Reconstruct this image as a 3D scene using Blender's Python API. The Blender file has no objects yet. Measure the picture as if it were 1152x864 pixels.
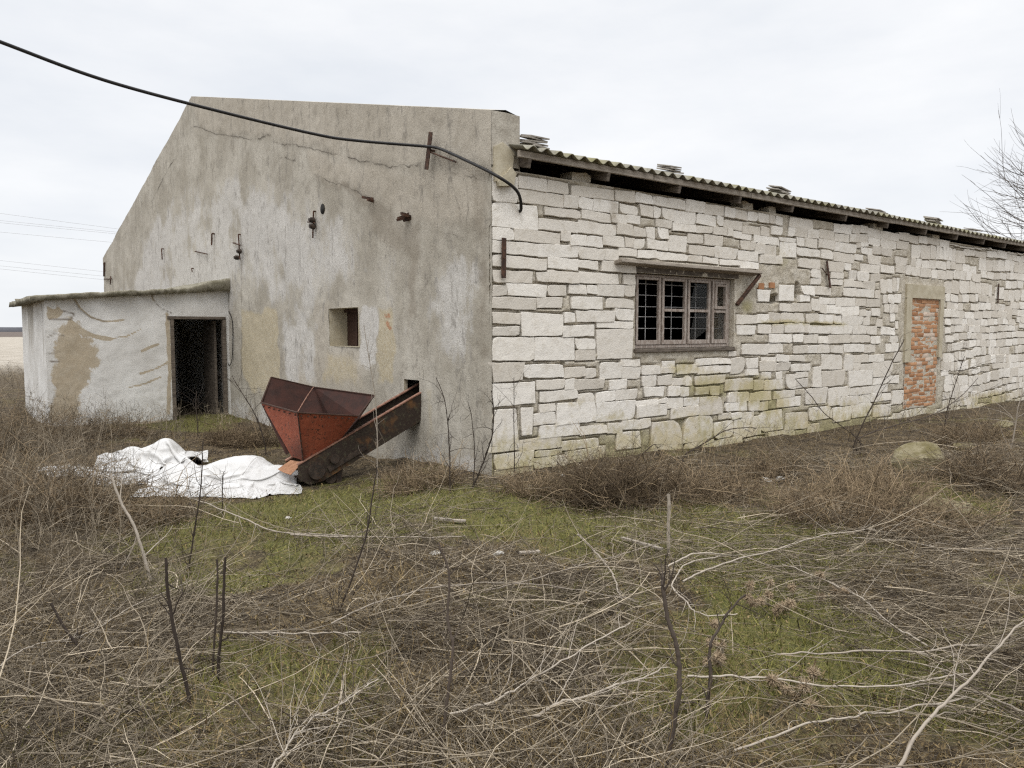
import bpy, bmesh, math, random
import numpy as np
from mathutils import Vector, Matrix

R = math.radians
random.seed(7)
rng = np.random.default_rng(7)
scn = bpy.context.scene
COL = scn.collection

# ------------------------------------------------------------------ camera, sky, sun, exposure
EYE = np.array([0.0, 0.0, 1.65])
FPX, CX, CY, PITCH = 851.0, 576.0, 432.0, math.atan(60 / 851.0)
cam_d = bpy.data.cameras.new('camera')
cam = bpy.data.objects.new('camera', cam_d)
COL.objects.link(cam)
cam.location = EYE
cam.rotation_euler = (R(90) - PITCH, 0, 0)
cam_d.sensor_width = 36
cam_d.lens = FPX / 1152 * 36
cam_d.clip_start = 0.05
cam_d.clip_end = 9000
scn.camera = cam

SUN_EL, SUN_AZ = R(56), R(190)          # azimuth clockwise from +Y
world = bpy.data.worlds.new('World')
scn.world = world
world.use_nodes = True
wt = world.node_tree
wt.nodes.clear()
def wn(t, **k):
    n = wt.nodes.new(t)
    for a, b in k.items(): setattr(n, a, b)
    return n
out = wn('ShaderNodeOutputWorld'); bg = wn('ShaderNodeBackground')
sky = wn('ShaderNodeTexSky', sky_type='NISHITA')
sky.sun_disc = False; sky.sun_elevation = SUN_EL; sky.sun_rotation = SUN_AZ
tc = wn('ShaderNodeTexCoord')
mp = wn('ShaderNodeMapping'); mp.inputs['Scale'].default_value = (1.0, 1.0, 3.2); mp.inputs['Rotation'].default_value = (0, 0.12, 0.3)
n1 = wn('ShaderNodeTexNoise'); n1.inputs['Scale'].default_value = 2.1; n1.inputs['Detail'].default_value = 6; n1.inputs['Roughness'].default_value = 0.55
ramp = wn('ShaderNodeValToRGB')
ramp.color_ramp.elements[0].position = 0.34; ramp.color_ramp.elements[0].color = (0.755, 0.785, 0.83, 1)
ramp.color_ramp.elements[1].position = 0.66; ramp.color_ramp.elements[1].color = (0.93, 0.935, 0.945, 1)
sep = wn('ShaderNodeSeparateXYZ')
grad = wn('ShaderNodeMapRange'); grad.inputs[1].default_value = 0.42; grad.inputs[2].default_value = 1.0
grad.inputs[3].default_value = 10.4; grad.inputs[4].default_value = 38.0
scl = wn('ShaderNodeVectorMath', operation='SCALE')
mix = wn('ShaderNodeMixRGB'); mix.inputs[0].default_value = 0.93
wt.links.new(tc.outputs['Generated'], mp.inputs[0]); wt.links.new(mp.outputs[0], n1.inputs['Vector'])
wt.links.new(n1.outputs['Fac'], ramp.inputs[0]); wt.links.new(tc.outputs['Generated'], sep.inputs[0])
wt.links.new(sep.outputs[2], grad.inputs[0]); wt.links.new(ramp.outputs[0], scl.inputs[0]); wt.links.new(grad.outputs[0], scl.inputs['Scale'])
wt.links.new(sky.outputs[0], mix.inputs[1]); wt.links.new(scl.outputs[0], mix.inputs[2])
low = wn('ShaderNodeMapRange'); low.inputs[1].default_value = -0.06; low.inputs[2].default_value = -0.01; low.inputs[3].default_value = 0.02   # nothing glows below the horizon
low.inputs[4].default_value = 1.0; dim = wn('ShaderNodeVectorMath', operation='SCALE')
wt.links.new(sep.outputs[2], low.inputs[0]); wt.links.new(mix.outputs[0], dim.inputs[0]); wt.links.new(low.outputs[0], dim.inputs['Scale'])
wt.links.new(dim.outputs[0], bg.inputs[0]); bg.inputs[1].default_value = 0.1
wt.links.new(bg.outputs[0], out.inputs[0])

sun_d = bpy.data.lights.new('sun', 'SUN'); sun = bpy.data.objects.new('sun', sun_d); COL.objects.link(sun)
sun_d.energy = 1.0; sun_d.angle = R(30); sun_d.color = (1.0, 0.96, 0.9)
sd = Vector((math.sin(SUN_AZ) * math.cos(SUN_EL), math.cos(SUN_AZ) * math.cos(SUN_EL), math.sin(SUN_EL)))
sun.rotation_euler = sd.to_track_quat('Z', 'Y').to_euler()

vs = scn.view_settings
vs.view_transform = 'Standard'; vs.look = 'None'; vs.gamma = 1; vs.exposure = 0.10; vs.use_curve_mapping = False
scn.render.engine = 'CYCLES'
scn.cycles.max_bounces = 6; scn.cycles.diffuse_bounces = 3
scn.cycles.use_denoising = False
scn.cycles.filter_width = 1.25
scn.cycles.sample_clamp_indirect = 4.0

# ------------------------------------------------------------------ geometry of the place
Fv = np.array([0, math.cos(PITCH), -math.sin(PITCH)]); Uv = np.array([0, math.sin(PITCH), math.cos(PITCH)]); Xv = np.array([1.0, 0, 0])
def ray(px, py): return Fv + (px - CX) / FPX * Xv + (CY - py) / FPX * Uv
def plane_hit(px, py, p, n):
    d = ray(px, py); t = np.dot(np.asarray(p) - EYE, n) / np.dot(d, n); return EYE + d * t
def level(px, py, z=0.0): return plane_hit(px, py, (0, 0, z), np.array([0, 0, 1.0]))
P0 = level(553.5, 535)
TH = math.atan2(0.611, 0.792)
EX = np.array([math.cos(TH), math.sin(TH), 0]); EY = np.array([-math.sin(TH), math.cos(TH), 0])
def to_local(p):
    d = np.asarray(p) - P0; return np.array([d @ EX, d @ EY, d[2]])
def to_world(l): return P0 + EX * l[0] + EY * l[1] + np.array([0, 0, l[2]])
def on_long(px, py, y=0.0):                     # point of the long wall (or of a plane y m behind it): along, up
    l = to_local(plane_hit(px, py, P0 + EY * y, EY)); return l[0], l[2]
def on_gable(px, py, x=0.0):                    # point of the gable plane (or a plane x m behind it): along, up
    l = to_local(plane_hit(px, py, P0 + EX * x, EX)); return l[1], l[2]

# ------------------------------------------------------------------ noise
def _hash(ix, iy, iz):
    h = (ix.astype(np.int64) * 374761393 + iy.astype(np.int64) * 668265263 + iz.astype(np.int64) * 2147483647) & 0xffffffff
    h = ((h ^ (h >> 13)) * 1274126177) & 0xffffffff
    return ((h ^ (h >> 16)) & 0xffff) / 65535.0
def vnoise(x, y, z=0.0):
    x, y, z = np.broadcast_arrays(np.asarray(x, float), np.asarray(y, float), np.asarray(z, float))
    ix, iy, iz = np.floor(x), np.floor(y), np.floor(z)
    fx, fy, fz = x - ix, y - iy, z - iz
    fx, fy, fz = [f * f * (3 - 2 * f) for f in (fx, fy, fz)]
    r = 0
    for a in (0, 1):
        for b in (0, 1):
            for c in (0, 1):
                w = (fx if a else 1 - fx) * (fy if b else 1 - fy) * (fz if c else 1 - fz)
                r = r + w * _hash(ix + a, iy + b, iz + c)
    return r
def fbm(x, y, z=0.0, o=4):
    r, a, s, t = 0, 0.5, 1.0, 0
    for k in range(o):
        r = r + a * vnoise(np.asarray(x) * s + 17.3 * k, np.asarray(y) * s + 5.1 * k, np.asarray(z) * s); t += a
        a *= 0.5; s *= 2.03
    return r / t
def sstep(x, a, b):
    t = np.clip((x - a) / (b - a), 0, 1); return t * t * (3 - 2 * t)
def poly_mask(px, py, poly, soft):
    poly = np.asarray(poly, float); ins = np.zeros(px.shape, bool); dmin = np.full(px.shape, 1e9)
    n = len(poly)
    for i in range(n):
        (x0, y0), (x1, y1) = poly[i], poly[(i + 1) % n]
        c = ((y0 > py) != (y1 > py)) & (px < (x1 - x0) * (py - y0) / ((y1 - y0) if y1 != y0 else 1e-9) + x0)
        ins ^= c
        dx, dy = x1 - x0, y1 - y0; L = dx * dx + dy * dy + 1e-12
        t = np.clip(((px - x0) * dx + (py - y0) * dy) / L, 0, 1)
        dmin = np.minimum(dmin, np.hypot(px - x0 - t * dx, py - y0 - t * dy))
    return np.clip(np.where(ins, dmin, -dmin) / soft * 0.5 + 0.5, 0, 1)
def line_mask(px, py, pts, w):
    pts = np.asarray(pts, float); dmin = np.full(px.shape, 1e9)
    for (x0, y0), (x1, y1) in zip(pts[:-1], pts[1:]):
        dx, dy = x1 - x0, y1 - y0; L = dx * dx + dy * dy + 1e-12
        t = np.clip(((px - x0) * dx + (py - y0) * dy) / L, 0, 1)
        dmin = np.minimum(dmin, np.hypot(px - x0 - t * dx, py - y0 - t * dy))
    return np.clip(1 - dmin / w, 0, 1)

# ------------------------------------------------------------------ materials
def lin(r, g, b):
    f = lambda c: (c / 255 / 12.92) if c / 255 <= 0.04045 else ((c / 255 + 0.055) / 1.055) ** 2.4
    return (f(r), f(g), f(b), 1)
class NT:
    def __init__(s, name, rough=0.9, spec=0.25):
        s.m = bpy.data.materials.new(name); s.m.use_nodes = True; s.t = s.m.node_tree
        s.b = s.t.nodes['Principled BSDF']; s.b.inputs['Roughness'].default_value = rough
        s.b.inputs['Specular IOR Level'].default_value = spec
        s.tc = None
    def n(s, t, **k):
        n = s.t.nodes.new(t)
        for a, b in k.items(): setattr(n, a, b)
        return n
    def l(s, a, b): s.t.links.new(a, b)
    def obj(s, scale=(1, 1, 1)):
        if s.tc is None: s.tc = s.n('ShaderNodeTexCoord')
        m = s.n('ShaderNodeMapping'); m.inputs['Scale'].default_value = scale; s.l(s.tc.outputs['Object'], m.inputs[0]); return m.outputs[0]
    def noise(s, scale, detail=4, rough=0.6, vec=None, dist=0.0):
        n = s.n('ShaderNodeTexNoise'); n.inputs['Scale'].default_value = scale; n.inputs['Detail'].default_value = detail
        n.inputs['Roughness'].default_value = rough; n.inputs['Distortion'].default_value = dist
        s.l(vec if vec is not None else s.obj(), n.inputs['Vector']); return n.outputs['Fac']
    def attr(s, name): 
        n = s.n('ShaderNodeAttribute'); n.attribute_name = name; return n.outputs['Fac']
    def math(s, op, a, b=None, c=None):
        n = s.n('ShaderNodeMath', operation=op)
        for i, v in enumerate((a, b, c)):
            if v is None: continue
            if isinstance(v, (int, float)): n.inputs[i].default_value = v
            else: s.l(v, n.inputs[i])
        return n.outputs[0]
    def step(s, v, a, b, lo=0.0, hi=1.0):
        n = s.n('ShaderNodeMapRange', interpolation_type='SMOOTHSTEP'); s.l(v, n.inputs[0])
        for i, x in enumerate((a, b, lo, hi)): n.inputs[i + 1].default_value = x
        return n.outputs[0]
    def mix(s, f, a, b, mode='MIX'):
        n = s.n('ShaderNodeMixRGB', blend_type=mode)
        for i, v in enumerate((f, a, b)):
            if isinstance(v, (int, float)): n.inputs[i].default_value = v
            elif isinstance(v, tuple): n.inputs[i].default_value = v
            else: s.l(v, n.inputs[i])
        return n.outputs[0]
    def color(s, c):
        if isinstance(c, tuple): s.b.inputs['Base Color'].default_value = c
        else: s.l(c, s.b.inputs['Base Color'])
        return s
    def bump(s, h, strength=0.4, dist=0.01):
        n = s.n('ShaderNodeBump'); n.inputs['Strength'].default_value = strength; n.inputs['Distance'].default_value = dist
        s.l(h, n.inputs['Height']); s.l(n.outputs[0], s.b.inputs['Normal']); return s

# weathered plaster of the gable
p = NT('weathered_plaster', 0.95)
vst = p.obj((1.0, 1.0, 0.22))
big = p.noise(0.9, 5, 0.62); fine = p.noise(34, 4, 0.7); streak = p.noise(5.5, 6, 0.68, vst); blot = p.noise(4.0, 6, 0.72, dist=0.4)
mot = p.noise(13, 6, 0.75, p.obj((1, 1, 0.55)), 0.3)
base = p.mix(p.step(big, 0.35, 0.65), (0.375, 0.340, 0.278, 1), (0.515, 0.478, 0.408, 1))
base = p.mix(p.math('MULTIPLY', p.step(blot, 0.52, 0.66), 0.45), base, (0.245, 0.218, 0.176, 1))
sm = p.attr('smooth'); base = p.mix(p.math('MULTIPLY', sm, 0.75), base, p.mix(p.step(blot, 0.4, 0.7), (0.475, 0.425, 0.35, 1), (0.42, 0.372, 0.30, 1)))
wsrc = p.math('ADD', p.math('MULTIPLY', p.attr('white'), 0.80), p.math('ADD', p.math('MULTIPLY', streak, 0.50), p.math('ADD', p.math('MULTIPLY', blot, 0.30), p.math('MULTIPLY', mot, 0.30))))
wf = p.step(wsrc, 0.90, 1.10)
base = p.mix(p.math('MULTIPLY', wf, 0.92), base, p.mix(p.step(fine, 0.3, 0.7), (0.54, 0.515, 0.475, 1), (0.66, 0.635, 0.595, 1)))
soot = p.step(p.math('ADD', p.math('MULTIPLY', streak, 0.45), p.math('ADD', p.math('MULTIPLY', mot, 0.4), p.math('MULTIPLY', fine, 0.15))), 0.51, 0.62)
base = p.mix(p.math('MULTIPLY', soot, 0.72), base, (0.19, 0.172, 0.148, 1))
base = p.mix(p.step(p.noise(95, 3, 0.6), 0.35, 0.65, 0.0, 0.40), base, (0.16, 0.14, 0.115, 1))
oc = p.step(p.math('ADD', p.attr('ochre'), p.math('MULTIPLY', p.math('ADD', mot, blot), 0.42)), 0.70, 0.98)
base = p.mix(p.math('MULTIPLY', oc, 0.72), base, p.mix(p.step(fine, 0.4, 0.62), (0.40, 0.325, 0.195, 1), (0.49, 0.435, 0.32, 1)))
dk = p.step(p.math('ADD', p.attr('dark'), p.math('MULTIPLY', p.math('ADD', blot, -0.5), 0.9)), 0.35, 0.75)
base = p.mix(p.math('MULTIPLY', dk, 0.55), base, (0.235, 0.20, 0.155, 1))
bk = p.attr('brick'); base = p.mix(p.math('MULTIPLY', p.step(p.math('ADD', bk, p.math('MULTIPLY', fine, 0.6)), 0.85, 1.05), 0.8), base, (0.36, 0.17, 0.09, 1))
pit = p.step(p.noise(60, 2, 0.5), 0.28, 0.36)
base = p.mix(p.math('MULTIPLY', p.math('SUBTRACT', 1.0, pit), 0.5), base, (0.12, 0.10, 0.08, 1))
base = p.mix(p.attr('crack'), base, (0.09, 0.075, 0.06, 1))
p.color(base); p.bump(p.math('ADD', p.math('MULTIPLY', fine, 0.7), p.math('MULTIPLY', blot, 0.6)), 0.55, 0.018)
M_PLASTER = p.m

# shell limestone blocks
p = NT('limestone_block', 0.95)
ti = p.attr('tint'); big = p.noise(2.2, 4); fine = p.noise(45, 4, 0.7); blot = p.noise(7, 6, 0.7)
base = p.mix(ti, (0.60, 0.55, 0.475, 1), (0.775, 0.735, 0.67, 1))
base = p.mix(p.math('MULTIPLY', p.step(blot, 0.47, 0.70), 0.50), base, (0.47, 0.415, 0.33, 1))
base = p.mix(p.math('MULTIPLY', p.step(fine, 0.52, 0.72), 0.38), base, (0.40, 0.34, 0.27, 1))
ms = p.step(p.math('ADD', p.attr('moss'), p.math('MULTIPLY', p.math('ADD', blot, -0.5), 1.1)), 0.30, 0.85)
base = p.mix(p.math('MULTIPLY', ms, 0.85), base, p.mix(p.step(big, 0.4, 0.6), (0.50, 0.425, 0.255, 1), (0.40, 0.345, 0.165, 1)))
st = p.step(p.math('ADD', p.attr('stain'), p.math('MULTIPLY', p.math('ADD', blot, -0.5), 0.8)), 0.35, 0.9)
base = p.mix(p.math('MULTIPLY', st, 0.55), base, (0.30, 0.245, 0.175, 1))
p.color(base); p.bump(p.math('ADD', fine, p.math('MULTIPLY', blot, 0.8)), 0.5, 0.012)
M_BLOCK = p.m

p = NT('lime_mortar', 1.0)
fine = p.noise(38, 5, 0.75); blot = p.noise(6, 5, 0.7)
base = p.mix(p.step(blot, 0.38, 0.66), (0.44, 0.39, 0.305, 1), (0.59, 0.54, 0.455, 1))
base = p.mix(p.math('MULTIPLY', p.step(fine, 0.5, 0.72), 0.5), base, (0.22, 0.18, 0.13, 1))
ms = p.step(p.math('ADD', p.attr('moss'), p.math('MULTIPLY', p.math('ADD', blot, -0.5), 1.1)), 0.25, 0.8)
base = p.mix(p.math('MULTIPLY', ms, 0.8), base, (0.29, 0.255, 0.11, 1))
p.color(base); p.bump(fine, 0.9, 0.02)
M_MORTAR = p.m

def simple(name, c1, c2, scale=8, rough=0.9, bump=0.3, stretch=(1, 1, 1), c3=None, spec=0.25, thr=(0.35, 0.65)):
    p = NT(name, rough, spec); v = p.obj(stretch)
    a = p.noise(scale, 6, 0.65, v); f = p.noise(scale * 7, 4, 0.7, v)
    c = p.mix(p.step(a, *thr), c1, c2)
    if c3: c = p.mix(p.math('MULTIPLY', p.step(f, 0.5, 0.7), 0.7), c, c3)
    p.color(c); p.bump(f, bump, 0.008); return p.m
M_WOOD = simple('grey_weathered_wood', (0.075, 0.06, 0.047, 1), (0.16, 0.132, 0.105, 1), 6, 0.85, 0.4, (1, 1, 6), (0.10, 0.075, 0.055, 1))
M_WOODX = simple('bleached_wood', (0.24, 0.205, 0.165, 1), (0.36, 0.315, 0.26, 1), 9, 0.85, 0.4, (0.6, 5, 5), (0.13, 0.10, 0.08, 1))
M_PAINTW = simple('peeling_window_paint', (0.235, 0.185, 0.15, 1), (0.42, 0.37, 0.325, 1), 14, 0.7, 0.4, (3, 3, 0.8), (0.15, 0.09, 0.065, 1))
M_IRON = simple('rusty_iron', (0.035, 0.022, 0.017, 1), (0.095, 0.048, 0.03, 1), 20, 0.8, 0.3)
M_DARKIRON = simple('dark_machine_iron', (0.022, 0.018, 0.015, 1), (0.06, 0.045, 0.035, 1), 14, 0.6, 0.3, c3=(0.10, 0.05, 0.025, 1))
M_ROD = simple('galvanised_rod', (0.32, 0.31, 0.30, 1), (0.48, 0.47, 0.46, 1), 30, 0.5, 0.1)
M_CABLE = simple('black_cable_rubber', (0.012, 0.011, 0.011, 1), (0.025, 0.022, 0.02, 1), 20, 0.5, 0.1)
M_DARKIN = simple('shade_toned_inner_wall', (0.022, 0.020, 0.018, 1), (0.04, 0.036, 0.032, 1), 4, 1.0, 0.2)  # near-black base colour carries the darkness of the unlit interiors
M_BOARD = simple('brown_board', (0.035, 0.018, 0.012, 1), (0.06, 0.032, 0.022, 1), 10, 0.8, 0.2, (1, 4, 1))
M_CONC = simple('beige_concrete', (0.40, 0.35, 0.25, 1), (0.49, 0.44, 0.335, 1), 7, 0.95, 0.3, c3=(0.36, 0.31, 0.22, 1))
M_STONE = simple('field_stone', (0.12, 0.10, 0.045, 1), (0.22, 0.19, 0.12, 1), 7, 0.95, 0.8, c3=(0.13, 0.105, 0.04, 1))
M_RUBBLE = simple('pale_rubble', (0.50, 0.47, 0.42, 1), (0.62, 0.59, 0.54, 1), 9, 0.95, 0.5, c3=(0.28, 0.25, 0.2, 1))
p = NT('window_glass', 0.12, 0.5); p.color((0.06, 0.058, 0.052, 1)); p.b.inputs['Alpha'].default_value = 0.14; M_GLASS = p.m

p = NT('roofing_sheet', 0.95)                    # asbestos cement with moss
a = p.noise(3.5, 6, 0.7); f = p.noise(30, 4, 0.7)
c = p.mix(p.step(a, 0.35, 0.6), (0.20, 0.185, 0.15, 1), (0.30, 0.28, 0.225, 1))
c = p.mix(p.math('MULTIPLY', p.step(p.noise(1.8, 5, 0.7), 0.44, 0.66), 0.60), c, (0.215, 0.195, 0.065, 1))
c = p.mix(p.math('MULTIPLY', p.step(f, 0.5, 0.7), 0.5), c, (0.09, 0.08, 0.05, 1))
p.color(c); p.bump(f, 0.4, 0.01); M_ROOF = p.m
M_SLATE = simple('broken_sheet', (0.26, 0.235, 0.20, 1), (0.38, 0.35, 0.31, 1), 9, 0.95, 0.4, c3=(0.12, 0.105, 0.085, 1))

p = NT('infill_brick', 0.95)
ti = p.attr('tint'); f = p.noise(30, 5, 0.7); b = p.noise(9, 4, 0.7)
c = p.mix(p.step(ti, 0.1, 0.5), (0.35, 0.175, 0.088, 1), (0.45, 0.245, 0.13, 1))
c = p.mix(p.step(ti, 0.80, 0.86), c, (0.56, 0.46, 0.37, 1))
c = p.mix(p.math('MULTIPLY', p.step(f, 0.46, 0.66), 0.45), c, (0.26, 0.135, 0.07, 1))
c = p.mix(p.math('MULTIPLY', p.step(b, 0.58, 0.74), 0.4), c, (0.46, 0.36, 0.26, 1))
p.color(c); p.bump(f, 0.5, 0.01); M_BRICK = p.m

p = NT('whitewash_wall', 0.95)                   # shed
big = p.noise(1.4, 5, 0.6); fine = p.noise(40, 4, 0.7); blot = p.noise(7, 6, 0.75)
c = p.mix(p.step(big, 0.35, 0.68), (0.56, 0.54, 0.505, 1), (0.68, 0.665, 0.635, 1))
md = p.step(p.math('ADD', p.attr('mud'), p.math('MULTIPLY', p.math('ADD', blot, -0.5), 0.9)), 0.30, 0.44)
c = p.mix(p.math('MULTIPLY', md, 0.9), c, p.mix(p.step(blot, 0.4, 0.65), (0.36, 0.29, 0.195, 1), (0.41, 0.345, 0.25, 1)))
sk = p.step(p.math('ADD', p.attr('streak'), p.math('MULTIPLY', p.math('ADD', p.noise(6, 5, 0.7, p.obj((1.5, 1.5, 0.15))), -0.5), 1.2)), 0.4, 0.95)
c = p.mix(p.math('MULTIPLY', sk, 0.6), c, (0.23, 0.20, 0.15, 1))
c = p.mix(p.math('MULTIPLY', p.step(fine, 0.62, 0.76), 0.45), c, (0.30, 0.25, 0.19, 1))
c = p.mix(p.attr('crack'), c, (0.16, 0.13, 0.10, 1))
p.color(c); p.bump(p.math('ADD', fine, blot), 0.4, 0.012); M_WHITE = p.m
M_SLAB = simple('lichened_slab', (0.16, 0.145, 0.10, 1), (0.30, 0.275, 0.215, 1), 7, 0.95, 0.7, c3=(0.07, 0.06, 0.045, 1))

p = NT('rusted_red_paint', 0.72, 0.35)
a = p.noise(5, 6, 0.75, p.obj((1, 1, 0.8))); f = p.noise(26, 6, 0.78, dist=0.6)
c = p.mix(p.step(a, 0.4, 0.65), (0.235, 0.055, 0.026, 1), (0.30, 0.078, 0.038, 1))
sk_ = p.noise(7, 6, 0.8, p.obj((2.2, 2.2, 0.35)), 0.3)
c = p.mix(p.math('MULTIPLY', p.step(sk_, 0.52, 0.68), 0.7), c, (0.115, 0.036, 0.02, 1))
c = p.mix(p.step(p.math('ADD', p.math('MULTIPLY', f, 0.75), p.math('MULTIPLY', a, 0.25)), 0.535, 0.60), c, (0.042, 0.018, 0.012, 1))
c = p.mix(p.step(p.noise(55, 4, 0.7), 0.60, 0.68), c, (0.30, 0.15, 0.09, 1))
c = p.mix(p.math('MULTIPLY', p.attr('dark'), 0.9), c, (0.035, 0.016, 0.011, 1))
p.color(c); p.bump(f, 0.3, 0.006); M_RED = p.m
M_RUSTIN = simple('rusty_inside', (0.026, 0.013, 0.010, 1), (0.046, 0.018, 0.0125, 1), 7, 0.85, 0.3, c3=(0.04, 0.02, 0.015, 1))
M_RUSTEDGE = simple('rusty_edge', (0.16, 0.075, 0.05, 1), (0.27, 0.15, 0.105, 1), 18, 0.8, 0.3)
M_TROUGH = simple('rusted_trough', (0.035, 0.024, 0.018, 1), (0.16, 0.078, 0.03, 1), 4, 0.8, 0.4, c3=(0.08, 0.075, 0.045, 1), thr=(0.50, 0.74))
M_FLAP = simple('rust_orange_flap', (0.26, 0.13, 0.07, 1), (0.36, 0.19, 0.11, 1), 9, 0.85, 0.3)
p = NT('white_plastic_sheet', 0.42, 0.4); a = p.noise(3, 5); c = p.mix(p.step(a, 0.4, 0.75), (0.54, 0.53, 0.515, 1), (0.44, 0.425, 0.40, 1))
c = p.mix(p.math('MULTIPLY', p.step(p.noise(14, 6, 0.75), 0.56, 0.72), 0.4), c, (0.50, 0.46, 0.40, 1))
p.color(c); vo = p.n('ShaderNodeTexVoronoi'); vo.inputs['Scale'].default_value = 6.5; vo.inputs['Detail'].default_value = 2.0; vw = p.n('ShaderNodeMixRGB'); vw.inputs[0].default_value = 0.25; p.l(p.obj((1, 1.6, 1)), vw.inputs[1]); nz_ = p.n('ShaderNodeTexNoise'); nz_.inputs['Scale'].default_value = 3.0; p.l(p.obj(), nz_.inputs['Vector']); p.l(nz_.outputs['Color'], vw.inputs[2]); p.l(vw.outputs[0], vo.inputs['Vector']); p.bump(vo.outputs['Distance'], 0.30, 0.03); M_PLASTIC = p.m

def stem_mat(name, c1, c2, rough=0.9):
    p = NT(name, rough); t = p.attr('tint'); f = p.noise(18, 3)
    c = p.mix(t, c1, c2); c = p.mix(p.math('MULTIPLY', p.step(f, 0.5, 0.75), 0.35), c, (c1[0] * 0.55, c1[1] * 0.5, c1[2] * 0.5, 1))
    p.color(c); return p.m
M_TWIG = stem_mat('dead_twig', (0.0291, 0.0198, 0.0113, 1), (0.4799, 0.3998, 0.2905, 1))
M_STRAW = stem_mat('dry_straw', (0.0404, 0.0250, 0.0106, 1), (0.3088, 0.2254, 0.1088, 1))
M_GREEN = stem_mat('fresh_grass', (0.0760, 0.0774, 0.0176, 1), (0.2120, 0.1935, 0.0560, 1))
M_BARK = stem_mat('dark_bark', (0.035, 0.026, 0.020, 1), (0.095, 0.072, 0.055, 1))
M_PALEBARK = stem_mat('bleached_bark', (0.15, 0.12, 0.09, 1), (0.44, 0.385, 0.315, 1))
M_BUSH = stem_mat('dark_brush', (0.0452, 0.0300, 0.0174, 1), (0.3448, 0.2562, 0.1573, 1))
M_BURR = stem_mat('burdock_burr', (0.21, 0.155, 0.10, 1), (0.42, 0.325, 0.215, 1))

p = NT('rough_soil', 1.0)
big = p.noise(0.7, 5, 0.65); mid = p.noise(5, 6, 0.7); fine = p.noise(40, 5, 0.75)
c = p.mix(p.step(mid, 0.35, 0.65), (0.030, 0.021, 0.013, 1), (0.120, 0.088, 0.050, 1))
c = p.mix(p.math('MULTIPLY', p.step(fine, 0.5, 0.68), 0.6), c, (0.28, 0.225, 0.145, 1))
gr = p.step(p.math('ADD', p.attr('green'), p.math('MULTIPLY', p.math('ADD', mid, -0.5), 0.9)), 0.30, 0.75)
c = p.mix(p.math('MULTIPLY', gr, 0.8), c, p.mix(p.step(fine, 0.4, 0.65), (0.085, 0.092, 0.024, 1), (0.185, 0.160, 0.048, 1)))
c = p.mix(p.attr('field'), c, p.mix(p.step(big, 0.4, 0.6), (0.29, 0.255, 0.205, 1), (0.37, 0.33, 0.275, 1)))
c = p.mix(p.attr('plough'), c, (0.105, 0.082, 0.068, 1))
p.color(c); p.bump(p.math('ADD', fine, p.math('MULTIPLY', mid, 2.0)), 0.8, 0.03); M_SOIL = p.m
M_HILL = simple('distant_wood_tone', (0.105, 0.105, 0.115, 1), (0.13, 0.13, 0.142, 1), 0.02, 1, 0)
M_WIRE = simple('far_wire_grey', (0.34, 0.34, 0.35, 1), (0.40, 0.40, 0.41, 1), 20, 0.7, 0)

# ------------------------------------------------------------------ object helpers
def mesh_np(name, V, Q, mat, parent=None, attrs=None, smooth=False, midx=None, T=None, flat=None):
    """one mesh object from vertex array V, quad array Q (and triangles T)"""
    me = bpy.data.meshes.new(name); V = np.asarray(V, np.float32).reshape(-1, 3)
    Q = np.zeros((0, 4), np.int32) if Q is None else np.asarray(Q, np.int32).reshape(-1, 4)
    T = np.zeros((0, 3), np.int32) if T is None else np.asarray(T, np.int32).reshape(-1, 3)
    me.vertices.add(len(V)); me.vertices.foreach_set('co', V.ravel())
    idx = np.concatenate([Q.ravel(), T.ravel()]); me.loops.add(len(idx)); me.loops.foreach_set('vertex_index', idx)
    nf = len(Q) + len(T); me.polygons.add(nf)
    st = np.concatenate([np.arange(len(Q)) * 4, len(Q) * 4 + np.arange(len(T)) * 3]).astype(np.int32)
    me.polygons.foreach_set('loop_start', st)
    if smooth: me.polygons.foreach_set('use_smooth', np.ones(nf, bool))
    for m in (mat if isinstance(mat, (list, tuple)) else [mat]): me.materials.append(m)
    if midx is not None: me.polygons.foreach_set('material_index', np.asarray(midx, np.int32))
    if flat is not None: me.polygons.foreach_set('use_smooth', ~np.asarray(flat, bool))
    me.update(calc_edges=True)
    for k, a in (attrs or {}).items():
        at = me.attributes.new(k, 'FLOAT', 'POINT'); at.data.foreach_set('value', np.asarray(a, np.float32).ravel())
    return link(name, me, parent)
def link(name, me, parent=None):
    o = bpy.data.objects.new(name, me); COL.objects.link(o)
    if parent is not None: o.parent = parent
    return o
def tag(o, label=None, cat=None, group=None, kind=None):
    if label: o['label'] = label
    if cat: o['category'] = cat
    if group: o['group'] = group
    if kind: o['kind'] = kind
    return o
def empty(name, label, cat, loc=(0, 0, 0), rz=0, group=None):
    o = bpy.data.objects.new(name, None); COL.objects.link(o); o.location = loc; o.rotation_euler = (0, 0, rz)
    o.empty_display_size = 0.3
    return tag(o, label, cat, group)
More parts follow.
